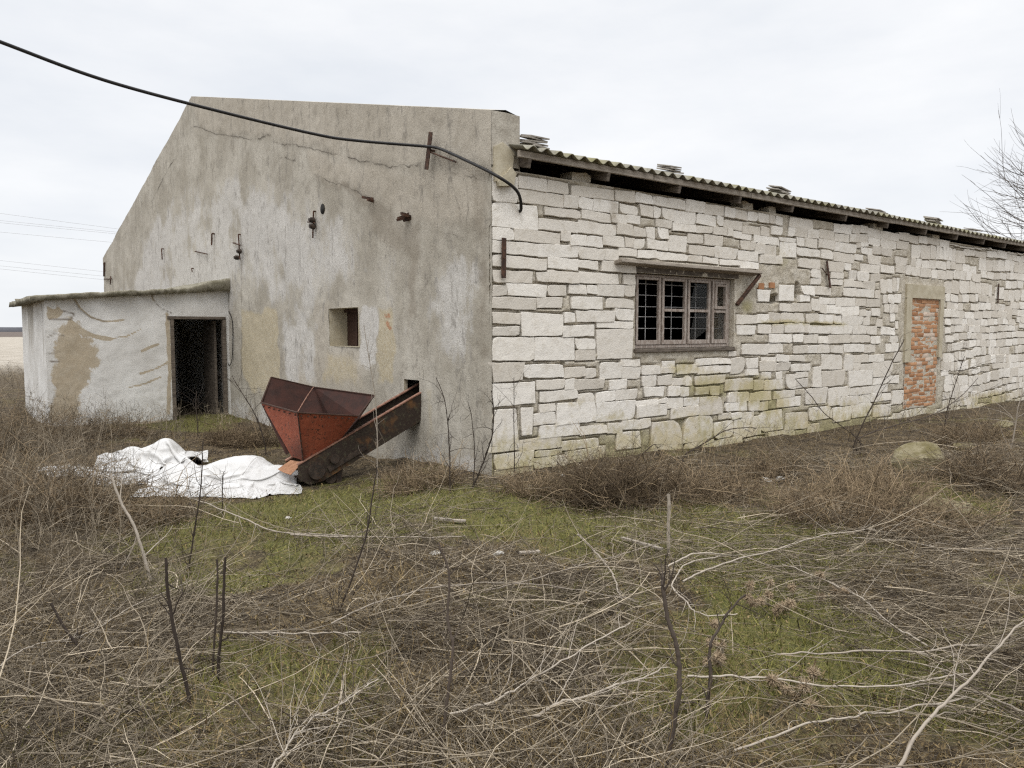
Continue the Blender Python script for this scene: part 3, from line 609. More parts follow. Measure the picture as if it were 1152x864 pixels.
# --- block wall
BL = {  # traced blocks: tile origin -> [x0, x1, top, bottom] at 6.647 px per photo px
 (550, 180): [(15,215,105,300),(225,425,117,207),(438,593,150,235),(620,930,185,260),(948,1090,222,300),(222,555,215,310),(560,668,260,350),(668,775,277,358),(785,962,290,375),(980,1110,330,395),(12,360,305,490),(420,683,350,408),(695,910,375,440),(918,1032,400,465),(1038,1130,412,470),(372,665,435,515),(672,950,455,540),(960,1080,475,550),(10,185,500,585),(190,530,515,600),(540,610,535,600),(610,725,555,630),(730,845,565,640),(855,1010,558,635),(1020,1082,580,650),(15,360,600,690),(365,665,620,712),(668,860,650,735),(860,970,665,745),(972,1102,655,710),(20,430,710,795),(445,665,725,808),(668,815,750,805),(845,1095,755,828)],
 (550, 300): [(30,325,25,110),(360,440,40,110),(440,675,30,112),(680,968,40,118),(1008,1095,60,130),(15,130,140,212),(140,430,125,215),(440,575,140,215),(600,725,135,200),(735,810,140,200),(815,1005,135,215),(1010,1090,140,218),(25,352,228,312),(358,545,230,305),(620,845,225,312),(880,1080,238,305),(20,232,345,425),(245,552,350,518),(565,640,347,415),(655,938,328,410),(945,1082,320,398),(22,225,450,513),(555,785,440,520),(810,1075,410,458),(22,338,532,705),(343,638,535,702),(650,795,540,618),(650,795,620,700),(810,1075,470,690),(15,258,725,862),(262,558,738,835),(570,718,758,828),(722,800,765,830),(835,990,722,838),(990,1130,700,748),(995,1130,758,838)],
 (550, 410): [(20,345,150,312),(360,565,122,190),(570,635,115,188),(640,860,118,190),(900,1028,118,188),(385,662,205,278),(665,785,222,285),(805,942,210,280),(948,1105,195,268),(30,210,345,660),(245,325,330,530),(380,500,300,358),(335,498,370,455),(510,795,298,452),(805,1090,290,432),(380,678,465,555),(685,880,470,530),(890,998,445,520),(1000,1130,425,490),(215,540,570,655),(550,650,580,645),(655,820,570,630),(955,1130,515,640),(45,330,680,790),(345,540,655,695),(340,465,705,780),(470,580,690,770),(580,860,650,740),(45,330,795,862),(340,520,795,855)],
 (710, 190): [(35,160,177,245),(165,405,200,270),(412,550,230,312),(553,690,262,335),(702,778,285,355),(780,865,305,370),(872,945,318,382),(950,1030,330,395),(1036,1082,345,405),(1086,1130,355,415),(72,165,268,348),(172,222,288,362),(235,318,297,372),(320,480,312,400),(490,630,335,410),(640,690,350,420),(692,830,380,440),(835,965,420,480),(972,1030,435,495),(1045,1130,425,485),(30,140,350,420),(188,302,375,430),(312,485,400,455),(490,605,425,470),(612,715,430,485),(720,760,445,500),(765,900,465,515),(920,1105,495,550),(20,105,440,500),(115,175,435,515),(205,280,440,518),(280,410,495,610),(425,535,485,550),(550,685,490,565),(820,890,535,600),(892,930,545,605),(932,1000,555,630),(1000,1085,570,640),(20,98,525,590),(122,275,528,595),(435,620,570,635),(622,790,580,660),(798,945,610,680),(965,1130,640,700),(50,185,605,658),(190,422,620,672),(425,530,645,690),(540,650,660,700),(665,815,675,712),(815,950,690,740)],
 (710, 390): [(830,1025,-15,60),(1030,1130,-20,45),(730,785,40,70),(235,325,112,155),(485,605,95,140),(610,740,90,130),(80,215,145,210),(220,325,160,200),(345,495,140,205),(500,655,150,205),(658,740,145,195),(745,850,85,200),(860,945,90,160),(965,1080,110,185),(865,950,165,215),(975,1050,195,240),(1085,1130,190,245),(975,1080,82,106),(85,188,222,300),(200,305,220,290),(310,402,240,288),(405,450,222,290),(480,700,225,285),(705,910,248,332),(918,990,250,325),(995,1130,255,325),(100,242,308,375),(278,365,298,370),(368,430,305,372),(482,580,308,360),(590,662,300,365),(725,790,345,415),(795,885,345,412),(890,930,350,405),(930,1045,340,405),(35,195,408,445),(198,262,395,425),(45,265,445,530),(270,385,390,460),(300,505,462,535),(395,505,388,445),(512,675,382,515),(705,860,425,488),(880,960,410,480),(962,1020,415,478),(655,745,505,545),(750,825,500,542),(832,915,495,540),(965,1130,490,640),(65,145,545,610),(0,135,640,765),(148,380,572,862),(400,610,535,720),(620,765,570,690),(770,965,545,685),(845,1000,690,780),(625,825,700,780),(400,620,725,800)],
 (820, 280): [(62,210,15,90),(235,335,45,115),(335,435,60,118),(510,680,-10,45),(520,680,70,135),(690,775,8,68),(780,935,25,90),(735,860,92,165),(865,915,105,155),(1040,1130,45,110),(985,1125,110,172),(615,685,145,210),(898,950,160,225),(960,1045,170,235),(1065,1130,185,240),(765,860,170,215),(612,685,220,262),(755,850,225,265),(865,935,225,280),(938,1000,240,285),(1005,1095,240,295),(380,485,268,385),(215,305,305,390),(545,640,275,340),(640,760,280,340),(855,955,290,350),(960,1085,300,355),(1095,1130,310,370),(535,605,345,390),(680,795,365,410),(800,945,365,425),(950,1020,372,425),(1030,1130,375,430),(620,675,375,460),(465,610,405,465),(380,460,410,465),(680,728,410,478),(730,838,420,480),(845,970,430,495),(975,1020,455,500),(1022,1058,465,508),(1065,1130,445,500),(60,210,495,558),(210,300,490,550),(300,385,480,550),(388,490,480,545),(490,560,480,550),(580,672,485,550),(680,780,492,555),(782,840,500,560),(848,1000,500,568),(1005,1050,515,568),(60,192,575,640),(218,315,568,632),(330,408,565,630),(418,600,558,625),(600,765,575,632),(768,922,572,635),(930,1028,572,635),(1030,1105,580,638),(60,290,655,788),(300,470,640,700),(480,555,640,695),(560,662,645,705),(668,740,655,705),(745,900,645,705),(905,1055,645,700),(1060,1130,655,708),(298,480,712,778),(485,585,725,780),(588,660,725,780),(665,752,718,778),(758,850,725,778),(860,1012,715,772),(1015,1095,718,775)],
 (850, 380): [(45,145,150,178),(160,245,130,180),(248,365,135,175),(495,645,130,240),(665,735,130,245),(740,840,130,185),(845,960,130,182),(35,145,185,248),(150,255,190,245),(262,405,200,250),(735,780,190,245),(782,880,200,242),(880,1020,180,295),(50,112,255,310),(155,220,255,315),(230,298,278,382),(302,388,260,300),(430,490,220,370),(500,662,252,365),(695,872,250,365),(0,60,315,390),(65,208,325,388),(305,385,312,375),(882,930,305,352),(935,1070,290,345),(135,290,405,455),(162,335,455,522),(375,530,385,500),(545,705,378,450),(710,860,380,430),(865,985,360,415),(40,220,550,710),(225,390,570,695),(405,570,528,620),(580,715,525,630),(545,630,455,510),(635,770,445,510),(775,940,430,490),(945,1015,420,470),(720,870,500,600),(880,1010,510,595),(1020,1105,400,500),(390,475,650,760),(100,290,710,790)],
 (860, 210): [(-20,30,205,265),(38,82,215,280),(88,178,222,290),(185,360,228,298),(520,650,275,340),(655,710,285,345),(715,770,290,340),(770,865,310,372),(868,1005,332,390),(1008,1085,340,395),(1088,1130,355,408),(0,35,303,362),(48,175,290,352),(180,222,302,370),(228,320,302,370),(325,405,315,380),(408,522,320,385),(525,632,350,405),(640,680,352,410),(688,772,350,410),(778,812,375,430),(815,865,380,440),(868,985,385,455),(990,1075,405,460),(1080,1130,415,470),(0,105,375,432),(108,230,378,405),(118,235,412,520),(242,300,380,440),(305,392,385,450),(408,525,390,455),(525,685,415,480),(690,720,420,455),(725,775,418,445),(725,805,455,500),(808,870,445,500),(872,950,462,510),(975,1105,470,525),(0,85,435,515),(242,412,448,510),(425,512,475,535),(512,672,495,555),(672,735,505,545),(775,968,510,575),(975,1065,525,580),(0,165,515,580),(250,420,532,598),(470,592,565,620),(598,652,575,615),(725,870,575,635),(870,968,585,640),(985,1055,585,640),(1060,1130,595,650)],
}
win_s0, _ = on_long(714.5, 350); win_s1, _ = on_long(826, 350)
win_z1 = (on_long(714.5, 306)[1] + on_long(826, 314)[1]) / 2; win_z0 = (on_long(714.5, 393)[1] + on_long(826, 391)[1]) / 2
inf_s0, inf_z1 = on_long(1019, 319.5); inf_s1, _ = on_long(1060.5, 330); _, inf_zm = on_long(1030, 404); _, inf_z0 = on_long(1030, 457)
WTOP = 3.46
rects = []
def free(r, lim=0.22):
    a = (r[1] - r[0]) * (r[3] - r[2])
    for q in rects:
        w = min(r[1], q[1]) - max(r[0], q[0]); h = min(r[3], q[3]) - max(r[2], q[2])
        if w > 0 and h > 0 and w * h > lim * min(a, (q[1] - q[0]) * (q[3] - q[2])): return False
    return True
for (ox, oy), L in BL.items():
    for x0, x1, a, b in L:
        k = 6.647; xa, xb = ox + x0 / k, ox + x1 / k; ya, yb = oy + a / k, oy + b / k
        sl = (372 - (ya + yb) / 2) / (1682 - xa) * (xb - xa) * 0.0
        s0, z1 = on_long(xa, ya); _, z0 = on_long(xa, yb); s1, _ = on_long(xb, (ya + yb) / 2)
        s0 = max(s0, 0.015)
        r = (s0, s1, z0, z1)
        s0 -= .006; s1 += .006; z0 -= .005; z1 += .005; r = (max(s0, .012), s1, z0, z1)
        if s1 - s0 > 0.03 and z1 - z0 > 0.03 and s1 < 9.95 and free(r): rects.append(r)
ntr = len(rects)
# the rest of the wall in the same rough courses
s_end = max(q[1] for q in rects)
zb = [-0.35]
cell = {}
z = -0.35; courses = []
while z < WTOP:
    h = float(rng.choice([0.13, 0.15, 0.17, 0.19, 0.22, 0.27], p=[.16, .22, .26, .2, .1, .06])); courses.append((z, min(z + h, WTOP + 0.02))); z += h
for (a, b) in courses:
    s = 0.02 + float(rng.uniform(0, .2))
    while s < LEN:
        w = float(rng.choice([0.14, 0.20, 0.27, 0.34, 0.40, 0.52], p=[.10, .18, .24, .24, .16, .08])) * float(rng.uniform(.85, 1.15))
        wv = 0.05 * math.sin(s * 0.8 + a * 2) + 0.03 * math.sin(s * 2.1 + a * 5)
        bb = b + wv; aa = a + wv
        r = (s + .003, s + w - .003, aa + .003, bb - .003 - float(rng.uniform(0, .02)) * (rng.random() < .6))
        s += w
        if r[3] > WTOP + 0.03: continue
        if rng.random() < .04: continue
        if r[1] > win_s0 - .02 and r[0] < win_s1 + .03 and r[3] > win_z0 - 0.10 and r[2] < win_z1 + .15: continue
        if r[1] > inf_s0 - .01 and r[0] < inf_s1 + .01 and r[3] > inf_z0 - .04 and r[2] < inf_z1: continue
        if s - w > s_end - .1 or free(r, 0.10):
            if s - w <= s_end and s - w < 9.9 and not free(r, 0.03): continue
            if s - w > 9.4 and not free(r, 0.12): continue
            if s - w < 8.5: continue
            rects.append(r)
print('blocks', len(rects), 'traced', ntr)
MOSS = [(770, 415, .5, .16, .8), (800, 435, .8, .25, .9), (850, 440, .7, .3, 1.0), (780, 470, .8, .25, .6), (870, 455, .6, .3, .9), (690, 470, .5, .2, .55), (705, 495, .5, .15, .8), (600, 500, .7, .15, .6), (640, 455, .5, .2, .4), (880, 362, .9, .06, .9), (930, 364, 1.2, .06, .8), (840, 345, .25, .16, .7),
        (880, 290, .3, .4, .5), (960, 470, 1.5, .2, .6), (1115, 450, 1.5, .25, 1.0), (900, 490, 1.6, .18, .5), (1030, 465, 1.5, .15, .5), (730, 385, .4, .2, .2)]
MO = [(*on_long(a, b), rs, rz, w) for a, b, rs, rz, w in MOSS]
STAIN = [(690, 235, .12, .35, .8), (600, 350, .7, .5, .18), (585, 245, .08, .2, .6), (640, 330, .5, .3, .25), (760, 215, .1, .15, .4), (670, 300, .25, .5, .35)]
SO = [(*on_long(a, b), rs, rz, w) for a, b, rs, rz, w in STAIN]
def spots(L, s, z):
    r = np.zeros_like(s)
    for a, b, rs, rz, w in L: r = np.maximum(r, w * np.exp(-((s - a) / rs) ** 2 - ((z - b) / rz) ** 2))
    return r
def wall_moss(s, z): return np.maximum(spots(MO, s, z), 0.50 * sstep(-z, -0.75, 0.05) + .20 * sstep(-z, -1.5, -.5) * (s < 9) + 0.12 * fbm(s * .7, z * .7, 2, 2))
def blocks_mesh(rects, seed, proud, cell=0.045, bev=0.005, back=0.07, cutp=0.45, am=.013):
    g = np.random.default_rng(seed); V, Q, T, n = [], [], [], 0
    for (s0, s1, z0, z1) in rects:
        w, h = s1 - s0, z1 - z0
        nx = int(np.clip(w / cell, 3, 9)); nz = int(np.clip(h / cell, 3, 6))
        e = min(bev / w, .2); f = min(bev / h, .2)
        u = np.concatenate([[0], np.linspace(e, 1 - e, nx), [1]]); v = np.concatenate([[0], np.linspace(f, 1 - f, nz), [1]])
        U, W = np.meshgrid(u, v)
        S = s0 + U * w; Zb = z0 + W * h
        S = S + (U - .5) * (W - .5) * g.normal(0, .028) * h / .15; Zb = Zb + (U - .5) * g.normal(0, .008) * am / .013 + (U - .5) * (W - .5) * g.normal(0, .010) * am / .013
        S = S + (fbm(S * 9, Zb * 9, seed + s0, 3) - .5) * am * 1.6 * np.abs(2 * U - 1) ** 2; Zb = Zb + (fbm(S * 9 + 40, Zb * 9, seed + s0, 3) - .5) * am * 1.7 * np.abs(2 * W - 1) ** 2
        for cu, cv in ((0, 0), (0, 1), (1, 0), (1, 1)):   # knocked-off corners
            if g.random() < cutp * .55:
                a = g.uniform(.12, .45) * min(w, h); d = np.hypot((U - cu) * w, (W - cv) * h); k = np.clip(1 - d / a, 0, 1) * .45 * a
                S = S + k * (1 if cu == 0 else -1) * .7; Zb = Zb + k * (1 if cv == 0 else -1) * .7
        pr = g.uniform(*proud)
        D = -pr + (U - .5) * g.normal(0, .005) + (W - .5) * g.normal(0, .006) + (fbm(S * 14, Zb * 14, 3, 3) - .5) * .007
        ring = (U == 0) | (U == 1) | (W == 0) | (W == 1)
        D = np.where(ring, D + .001 + .003 * vnoise(S * 30, Zb * 30, 5), D)
        nu, nv_ = len(u), len(v); tn = g.random()
        V.append(np.stack([S, D, Zb], -1).reshape(-1, 3))
        i = np.arange(nv_ - 1)[:, None] * nu + np.arange(nu - 1)[None, :]
        Q.append((np.stack([i, i + 1, i + 1 + nu, i + nu], -1) + n).reshape(-1, 4)); n += nu * nv_
        rim = np.concatenate([np.arange(nu), np.arange(1, nv_) * nu + nu - 1, (nv_ - 1) * nu + np.arange(nu - 2, -1, -1), np.arange(nv_ - 2, 0, -1) * nu])   # outline, sides run back into the wall
        A_r = V[-1][rim]; B_r = A_r.copy(); B_r[:, 1] = back; V.append(np.vstack([A_r, B_r])); m_ = len(rim); j = np.arange(m_); k = (j + 1) % m_
        Q.append(np.stack([j, m_ + j, m_ + k, k], -1) + n); n += 2 * m_
        T.append(np.full(nu * nv_ + 2 * m_, tn))
    return np.concatenate(V), np.concatenate(Q), np.concatenate(T)
VB, QB, TB = blocks_mesh(rects, 11, (0.002, 0.011))
# mortar behind the blocks
def hole_axes(a, b, step_, extra_): return np.unique(np.concatenate([np.arange(a, b, step_), [b], extra_]))
ss = np.unique(np.concatenate([hole_axes(0, 10, .015, [win_s0, win_s1]), hole_axes(10, 20, .026, [inf_s0, inf_s1]), np.arange(20, LEN + .1, .2)]))
zs = hole_axes(-.5, WTOP, .017, [win_z0, win_z1])
S, Zm = np.meshgrid(ss, zs); dB = np.full(S.shape, 9.0)                      # distance to the nearest block: mortar fills wide joints, narrow ones stay open
for (q0, q1, q2, q3) in rects:
    if q0 > 21: continue
    i0, i1 = np.searchsorted(ss, (q0 - .06, q1 + .06)); k0, k1 = np.searchsorted(zs, (q2 - .06, q3 + .06))
    if i1 <= i0 or k1 <= k0: continue
    gs, gz_ = ss[None, i0:i1], zs[k0:k1, None]
    d_ = np.hypot(np.maximum(np.maximum(q0 - gs, gs - q1), 0), np.maximum(np.maximum(q2 - gz_, gz_ - q3), 0))
    dB[k0:k1, i0:i1] = np.minimum(dB[k0:k1, i0:i1], d_)
D = .004 + (fbm(S * 14, Zm * 14, 8, 4) - .5) * .022 + (fbm(S * 40, Zm * 40, 4, 2) - .5) * .006
D = D + .06 * (1 - sstep(dB, .008, .021)) * sstep(fbm(S * 3.2, Zm * 9, 12, 3), .24, .40)
hs, hz = on_long(897, 328); hs2, hz2 = on_long(871, 336)
D = D + .035 * (fbm(S * 12, Zm * 12, 33, 4) - .5) * np.exp(-((S - hs2 - .2) / .6) ** 2 - ((Zm - hz2) / .45) ** 2)
D = D + .05 * ((S > inf_s0 + .06) & (S < inf_s1 - .06) & (Zm > inf_z0 - .03) & (Zm < inf_z1 - .05))
jn = .5 * (fbm(S * 9, Zm * 9, 55, 3) - .5)
D = D + .26 * sstep(np.exp(-((S - hs) / .11) ** 2 - ((Zm - hz) / .17) ** 2) + jn, .45, .62) + .22 * sstep(np.exp(-((S - hs2) / .19) ** 2 - ((Zm - hz2) / .09) ** 2) + jn, .45, .62)
i = np.arange(len(zs) - 1)[:, None] * len(ss) + np.arange(len(ss) - 1)[None, :]
cS = (S[:-1, :-1] + S[1:, 1:]) / 2; cZ = (Zm[:-1, :-1] + Zm[1:, 1:]) / 2
keep = ~((cS > win_s0) & (cS < win_s1) & (cZ > win_z0) & (cZ < win_z1))
QM = np.stack([i, i + 1, i + 1 + len(ss), i + len(ss)], -1)[keep].reshape(-1, 4)
VM = np.stack([S, D, Zm], -1).reshape(-1, 3)
# top, inner face of the wall
VX = []; QX = []
def quadx(*p):
    b = len(VX); VX.extend(p); QX.append((b, b + 1, b + 2, b + 3))
quadx((0, .03, WTOP), (LEN, .03, WTOP), (LEN, .42, WTOP), (0, .42, WTOP))
for a, b, c, d in ((0.01, win_s0, -.5, WTOP), (win_s1, LEN, -.5, WTOP), (win_s0, win_s1, -.5, win_z0), (win_s0, win_s1, win_z1, WTOP)):
    quadx((a, .42, c), (a, .42, d), (b, .42, d), (b, .42, c))
quadx((win_s0, .0, win_z0), (win_s0, .42, win_z0), (win_s0, .42, win_z1), (win_s0, .0, win_z1)); quadx((win_s1, .0, win_z0), (win_s1, .0, win_z1), (win_s1, .42, win_z1), (win_s1, .42, win_z0))
quadx((win_s0, .0, win_z0), (win_s1, .0, win_z0), (win_s1, .42, win_z0), (win_s0, .42, win_z0)); quadx((win_s0, .0, win_z1), (win_s0, .42, win_z1), (win_s1, .42, win_z1), (win_s1, .0, win_z1))
VX = np.array(VX); QX = np.array(QX)
Vall = np.vstack([VM, VX, VB]); Qall = np.vstack([QM, QX + len(VM), QB + len(VM) + len(VX)])
mi = np.concatenate([np.zeros(len(QM) + len(QX), int), np.ones(len(QB), int)])
tint = np.concatenate([np.full(len(VM) + len(VX), .5), TB])
mo = wall_moss(Vall[:, 0], Vall[:, 2]); so = spots(SO, Vall[:, 0], Vall[:, 2])
mesh_np('stone_wall', Vall, Qall, [M_MORTAR, M_BLOCK], BLD, {'tint': tint, 'moss': mo, 'stain': so}, midx=mi, smooth=True, flat=mi == 1)
# far walls and inside
m = MB(); m.box((GT, WID - .4, -.5), (LEN, WID, float(zl) - .4)); m.build('rear_wall', M_PLASTER, BLD)
m = MB(); m.poly([(LEN + .01, 0, -.5), (LEN + .01, WID, -.5), (LEN + .01, WID, float(zl) - .35), (LEN + .01, tpk, float(zpk) - .35), (LEN + .01, 0, float(zr) - .35)], .35); m.build('far_gable_wall', M_CONC, BLD)
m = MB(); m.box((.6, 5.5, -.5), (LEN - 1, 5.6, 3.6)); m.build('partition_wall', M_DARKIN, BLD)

# --- bricked-up doorway
rows = []; z = inf_z0 - .02; k = 0
while z < inf_z1 - .18:
    h = .082 if z > inf_zm else .075; up = z > inf_zm - .02
    a, b = (inf_s0 + .10, inf_s1 - .13) if not up else (inf_s0 + .24, inf_s1 - .16)
    s = a - (.12 if k % 2 else 0) - float(rng.uniform(0, .04))
    while s < b:
        w = .25 * float(rng.uniform(.9, 1.05)); w = w if rng.random() < .75 else w * .5
        r = (max(s, a), min(s + w - .006, b + float(rng.uniform(-.02, .03))), z, z + h - .007)
        if r[1] - r[0] > .05: rows.append(r)
        s += w
    z += h; k += 1
Vb, Qb, Tb = blocks_mesh(rows, 5, (-.055, -.042), .06, .005, .085, .2, .005)
quad = np.array([(inf_s0 + .08, .052, inf_z0 - .03), (inf_s1 - .1, .052, inf_z0 - .03), (inf_s1 - .1, .052, inf_z1 - .1), (inf_s0 + .08, .052, inf_z1 - .1)])
infill = mesh_np('brick_infill', np.vstack([Vb - np.array([0, .045, 0]), quad - np.array([0, .045, 0])]), np.vstack([Qb, [[len(Vb) + c for c in range(4)]]]), [M_BRICK, M_MORTAR], BLD, {'tint': np.concatenate([Tb, np.full(4, .5)]), 'moss': np.zeros(len(Vb) + 4)}, midx=np.concatenate([np.zeros(len(Qb), int), [1]]), smooth=True)
m = MB(); m.box((inf_s0, -.035, inf_zm - .05), (inf_s0 + .22, .06, inf_z1 - .26)); m.box((inf_s1 - .15, -.035, inf_zm + .02), (inf_s1, .06, inf_z1 - .26)); m.box((inf_s0 - .01, -.037, inf_z1 - .258), (inf_s1 + .01, .06, inf_z1)); m.rough(5, .005, 9); m.build('concrete_surround', M_CONC, BLD)

# --- eaves and roof
OV = .24                                        # overhang
rz0 = EAVE_Z + .03
def roof_z(y): return np.where(y <= tpk, rz0 + slope_r * (y + OV), rz0 + slope_r * (tpk + OV) - slope_r2 * (y - tpk))
slope_r = (float(zpk) - .42 - rz0) / (tpk + OV); slope_r2 = (float(zpk) - .42 - (float(zl) - .35)) / (WID - tpk)
PIT = .198; sx = np.concatenate([np.arange(GT + .005 - .17, 22, PIT / 8), np.arange(22, LEN + .3, PIT / 4)])
yy = np.concatenate([[-OV, -OV + .35, .6, 1.6, 3.2], np.linspace(4.8, tpk, 6)[1:], np.linspace(tpk, WID + .2, 8)[1:]])
SX, YY = np.meshgrid(sx, yy)
wavy = .027 * np.cos(SX / PIT * 2 * np.pi) + .014 * vnoise(SX * .9, YY * .6, 2) + .02 * np.sin(SX * .35) * .4
shn = np.floor((SX + .3) / 1.13); YYj = YY + np.where(YY < -OV + .01, (_hash(shn, shn * 0, shn * 0) - .5) * .04, 0)
top = np.stack([SX, YYj, roof_z(YY) + wavy], -1); botm = top - np.array([0, 0, .010])
n0 = top.shape[0] * top.shape[1]; nsx = len(sx)
i = np.arange(len(yy) - 1)[:, None] * nsx + np.arange(nsx - 1)[None, :]
q = np.stack([i, i + 1, i + 1 + nsx, i + nsx], -1).reshape(-1, 4)
j = np.arange(nsx - 1); eqd = np.stack([j, n0 + j, n0 + j + 1, j + 1], -1)
j2 = np.arange(len(yy) - 1) * nsx; eq2 = np.stack([j2, j2 + nsx, n0 + j2 + nsx, n0 + j2], -1)
Vr = np.vstack([top.reshape(-1, 3), botm.reshape(-1, 3)])
roof = mesh_np('roof', Vr, np.vstack([q, q[:, ::-1] + n0, eqd, eq2]), M_ROOF, BLD, smooth=True)
raf_px = [594, 683, 763, 831, 890, 950, 997, 1040, 1075, 1105]
raf_s = [on_long(x, 190 + (x - 594) * .18, -.14)[0] for x in raf_px]
d_ = 1.16
while raf_s[-1] < LEN - 1: raf_s.append(raf_s[-1] + d_)
for k, s in enumerate(raf_s):
    m = MB(); z0 = float(roof_z(np.array(-OV + .07))) - .115
    y1 = 3.5; m.bar((s, -OV + .07, z0 - .045), (s, y1, z0 - .045 + slope_r * (y1 + OV - .07)), .05, .11, (0, 0, 1), .006)
    m.build('rafter', M_WOOD, roof)
s = GT - .15; k = 0
while s < LEN:
    L = 2.05 + .5 * random.random(); m = MB(); z0 = float(roof_z(np.array(-OV + .09))) - .075; dz = random.uniform(-.006, .006)
    m.bar((s, -OV + .075, z0 + dz), (min(s + L, LEN) - .012, -OV + .075, z0 + random.uniform(-.006, .006)), .04, .075, (0, 0, 1), .004); m.build('eave_board', M_WOODX, roof); s += L
for y in (1.2, 2.6):
    m = MB(); m.box((GT, y, float(roof_z(np.array(y))) - .11), (LEN, y + .06, float(roof_z(np.array(y))) - .05)); m.build('roof_batten', M_WOOD, roof)
# broken plaster at the eave corner
m = MB(); a = [on_long(565, 160, -.02), on_long(578, 172, -.02), on_long(576, 190, -.02), on_long(565, 203, -.02), on_long(556, 204, -.02), on_long(556, 165, -.02)]
m.poly([(x, -.03, z) for x, z in a], -.07); m.rough(2, .012, 9); m.build('plaster_chunk', M_CONC, BLD)
m = MB(); a = [on_long(577, 187, -.08), on_long(582, 195, -.08), on_long(580, 208, -.08), on_long(563, 209, -.08), on_long(562, 204, -.08)]
m.poly([(x, -.06, z) for x, z in a], -.05); m.rough(2, .01, 9); m.build('plaster_chunk', M_CONC, BLD)
# stray stones on the wall head
for px_, w in ((650, .30), (838, .26), (866, .2), (985, .34), (1050, .26)):
    s, _ = on_long(px_, 220, .1); m = MB(); m.box((s - w / 2, .03, WTOP + .002), (s + w / 2, .25, WTOP + .11)); m.rough(2, .025, 7); m.build('wall_head_stone', M_MORTAR, BLD)

# --- window of the long wall
yW = .075
def wl(px, py, y=yW): return on_long(px, py, y)
ws0, ws1, wz0, wz1 = win_s0 + .01, win_s1 - .01, win_z0 + .012, win_z1 - .01
WN = MB()
fw = .055
WN.box((ws0, yW, wz0), (ws0 + fw * .7, yW + .08, wz1), bev=.004); WN.box((ws1 - fw, yW, wz0), (ws1, yW + .08, wz1), bev=.004)
WN.box((ws0 + fw * .7 + .002, yW + .002, wz1 - fw * .6), (ws1 - fw - .002, yW + .078, wz1), bev=.004); WN.box((ws0 + fw * .7 + .002, yW + .002, wz0), (ws1 - fw - .002, yW + .078, wz0 + fw * .8), bev=.004)
WN = WN.build('window', M_PAINTW, BLD)
T6 = lambda v: 690 + v / 6.647
edges = [(167, 352), (363, 545), (556, 722), (737, 900)]
gl = [[(188, 332, 210, 705)], [(388, 527, 228, 455), (384, 517, 478, 700)], [(578, 707, 238, 455), (570, 697, 478, 695)], [(768, 865, 265, 430), (747, 870, 478, 690)]]
z_in0, z_in1 = wz0 + fw * .8 + .003, wz1 - fw * .6 - .003
cas_s = []
for c, (a, b) in enumerate(edges):
    s0 = wl(T6(a), 350)[0]; s1 = wl(T6(b), 350)[0]
    s0 = max(s0, ws0 + fw * .7 + .003); s1 = min(s1, ws1 - fw - .003); cas_s.append((s0, s1))
for c, (s0, s1) in enumerate(cas_s):
    m = MB(); y0, y1 = yW - .012, yW + .035; sw_ = .042
    m.box((s0, y0, z_in0), (s0 + sw_, y1, z_in1), bev=.005); m.box((s1 - sw_, y0, z_in0), (s1, y1, z_in1), bev=.005)
    m.box((s0 + sw_ + .001, y0 + .002, z_in0), (s1 - sw_ - .001, y1 - .002, z_in0 + .06), bev=.004); m.box((s0 + sw_ + .001, y0 + .002, z_in1 - .035), (s1 - sw_ - .001, y1 - .002, z_in1), bev=.004)
    zm = z_in0 + (z_in1 - z_in0) * .52
    if c > 0: m.box((s0 + sw_ + .001, y0 + .003, zm - .02), (s1 - sw_ - .001, y1 - .003, zm + .02), bev=.004)
    if c == 3:
        m.box((s0 + sw_ + .002, y0 - .014, zm + .03), (s0 + sw_ + .05, y1 - .01, z_in1 - .04), bev=.004); m.box((s1 - sw_ - .035, y0 - .014, zm + .03), (s1 - sw_ - .002, y1 - .01, z_in1 - .04), bev=.004)
        m.box((s0 + sw_ + .052, y0 - .013, zm + .03), (s1 - sw_ - .037, y1 - .011, zm + .075), bev=.004); m.box((s0 + sw_ + .052, y0 - .013, z_in1 - .075), (s1 - sw_ - .037, y1 - .011, z_in1 - .04), bev=.004)
    cs = m.build('casement', M_PAINTW, WN)
    if c == 1: tag(cs)
# broken panes still in the frame (third and fourth casements)
s0, s1 = cas_s[2]; zm = z_in0 + (z_in1 - z_in0) * .52
m = MB(); m.poly([(s0 + .05, yW + .01, zm + .03), (s1 - .05, yW + .01, zm + .03), (s1 - .05, yW + .01, z_in1 - .05), (s0 + .16, yW + .01, z_in1 - .05), (s0 + .12, yW + .01, z_in1 - .17), (s0 + .08, yW + .01, zm + .12)], .003); m.build('broken_pane', M_GLASS, WN)
m = MB(); m.poly([(s0 + .05, yW + .01, z_in0 + .07), (s0 + .2, yW + .01, z_in0 + .07), (s1 - .05, yW + .01, z_in0 + .2), (s1 - .05, yW + .01, zm - .03), (s0 + .17, yW + .01, zm - .03), (s0 + .09, yW + .01, z_in0 + .2)], .003); m.build('broken_pane', M_GLASS, WN)
s0, s1 = cas_s[3]
m = MB(); m.poly([(s0 + .15, yW + .01, z_in0 + .07), (s1 - .05, yW + .01, z_in0 + .07), (s1 - .05, yW + .01, zm - .03), (s0 + .17, yW + .01, zm - .03)], .003); m.build('broken_pane', M_GLASS, WN)
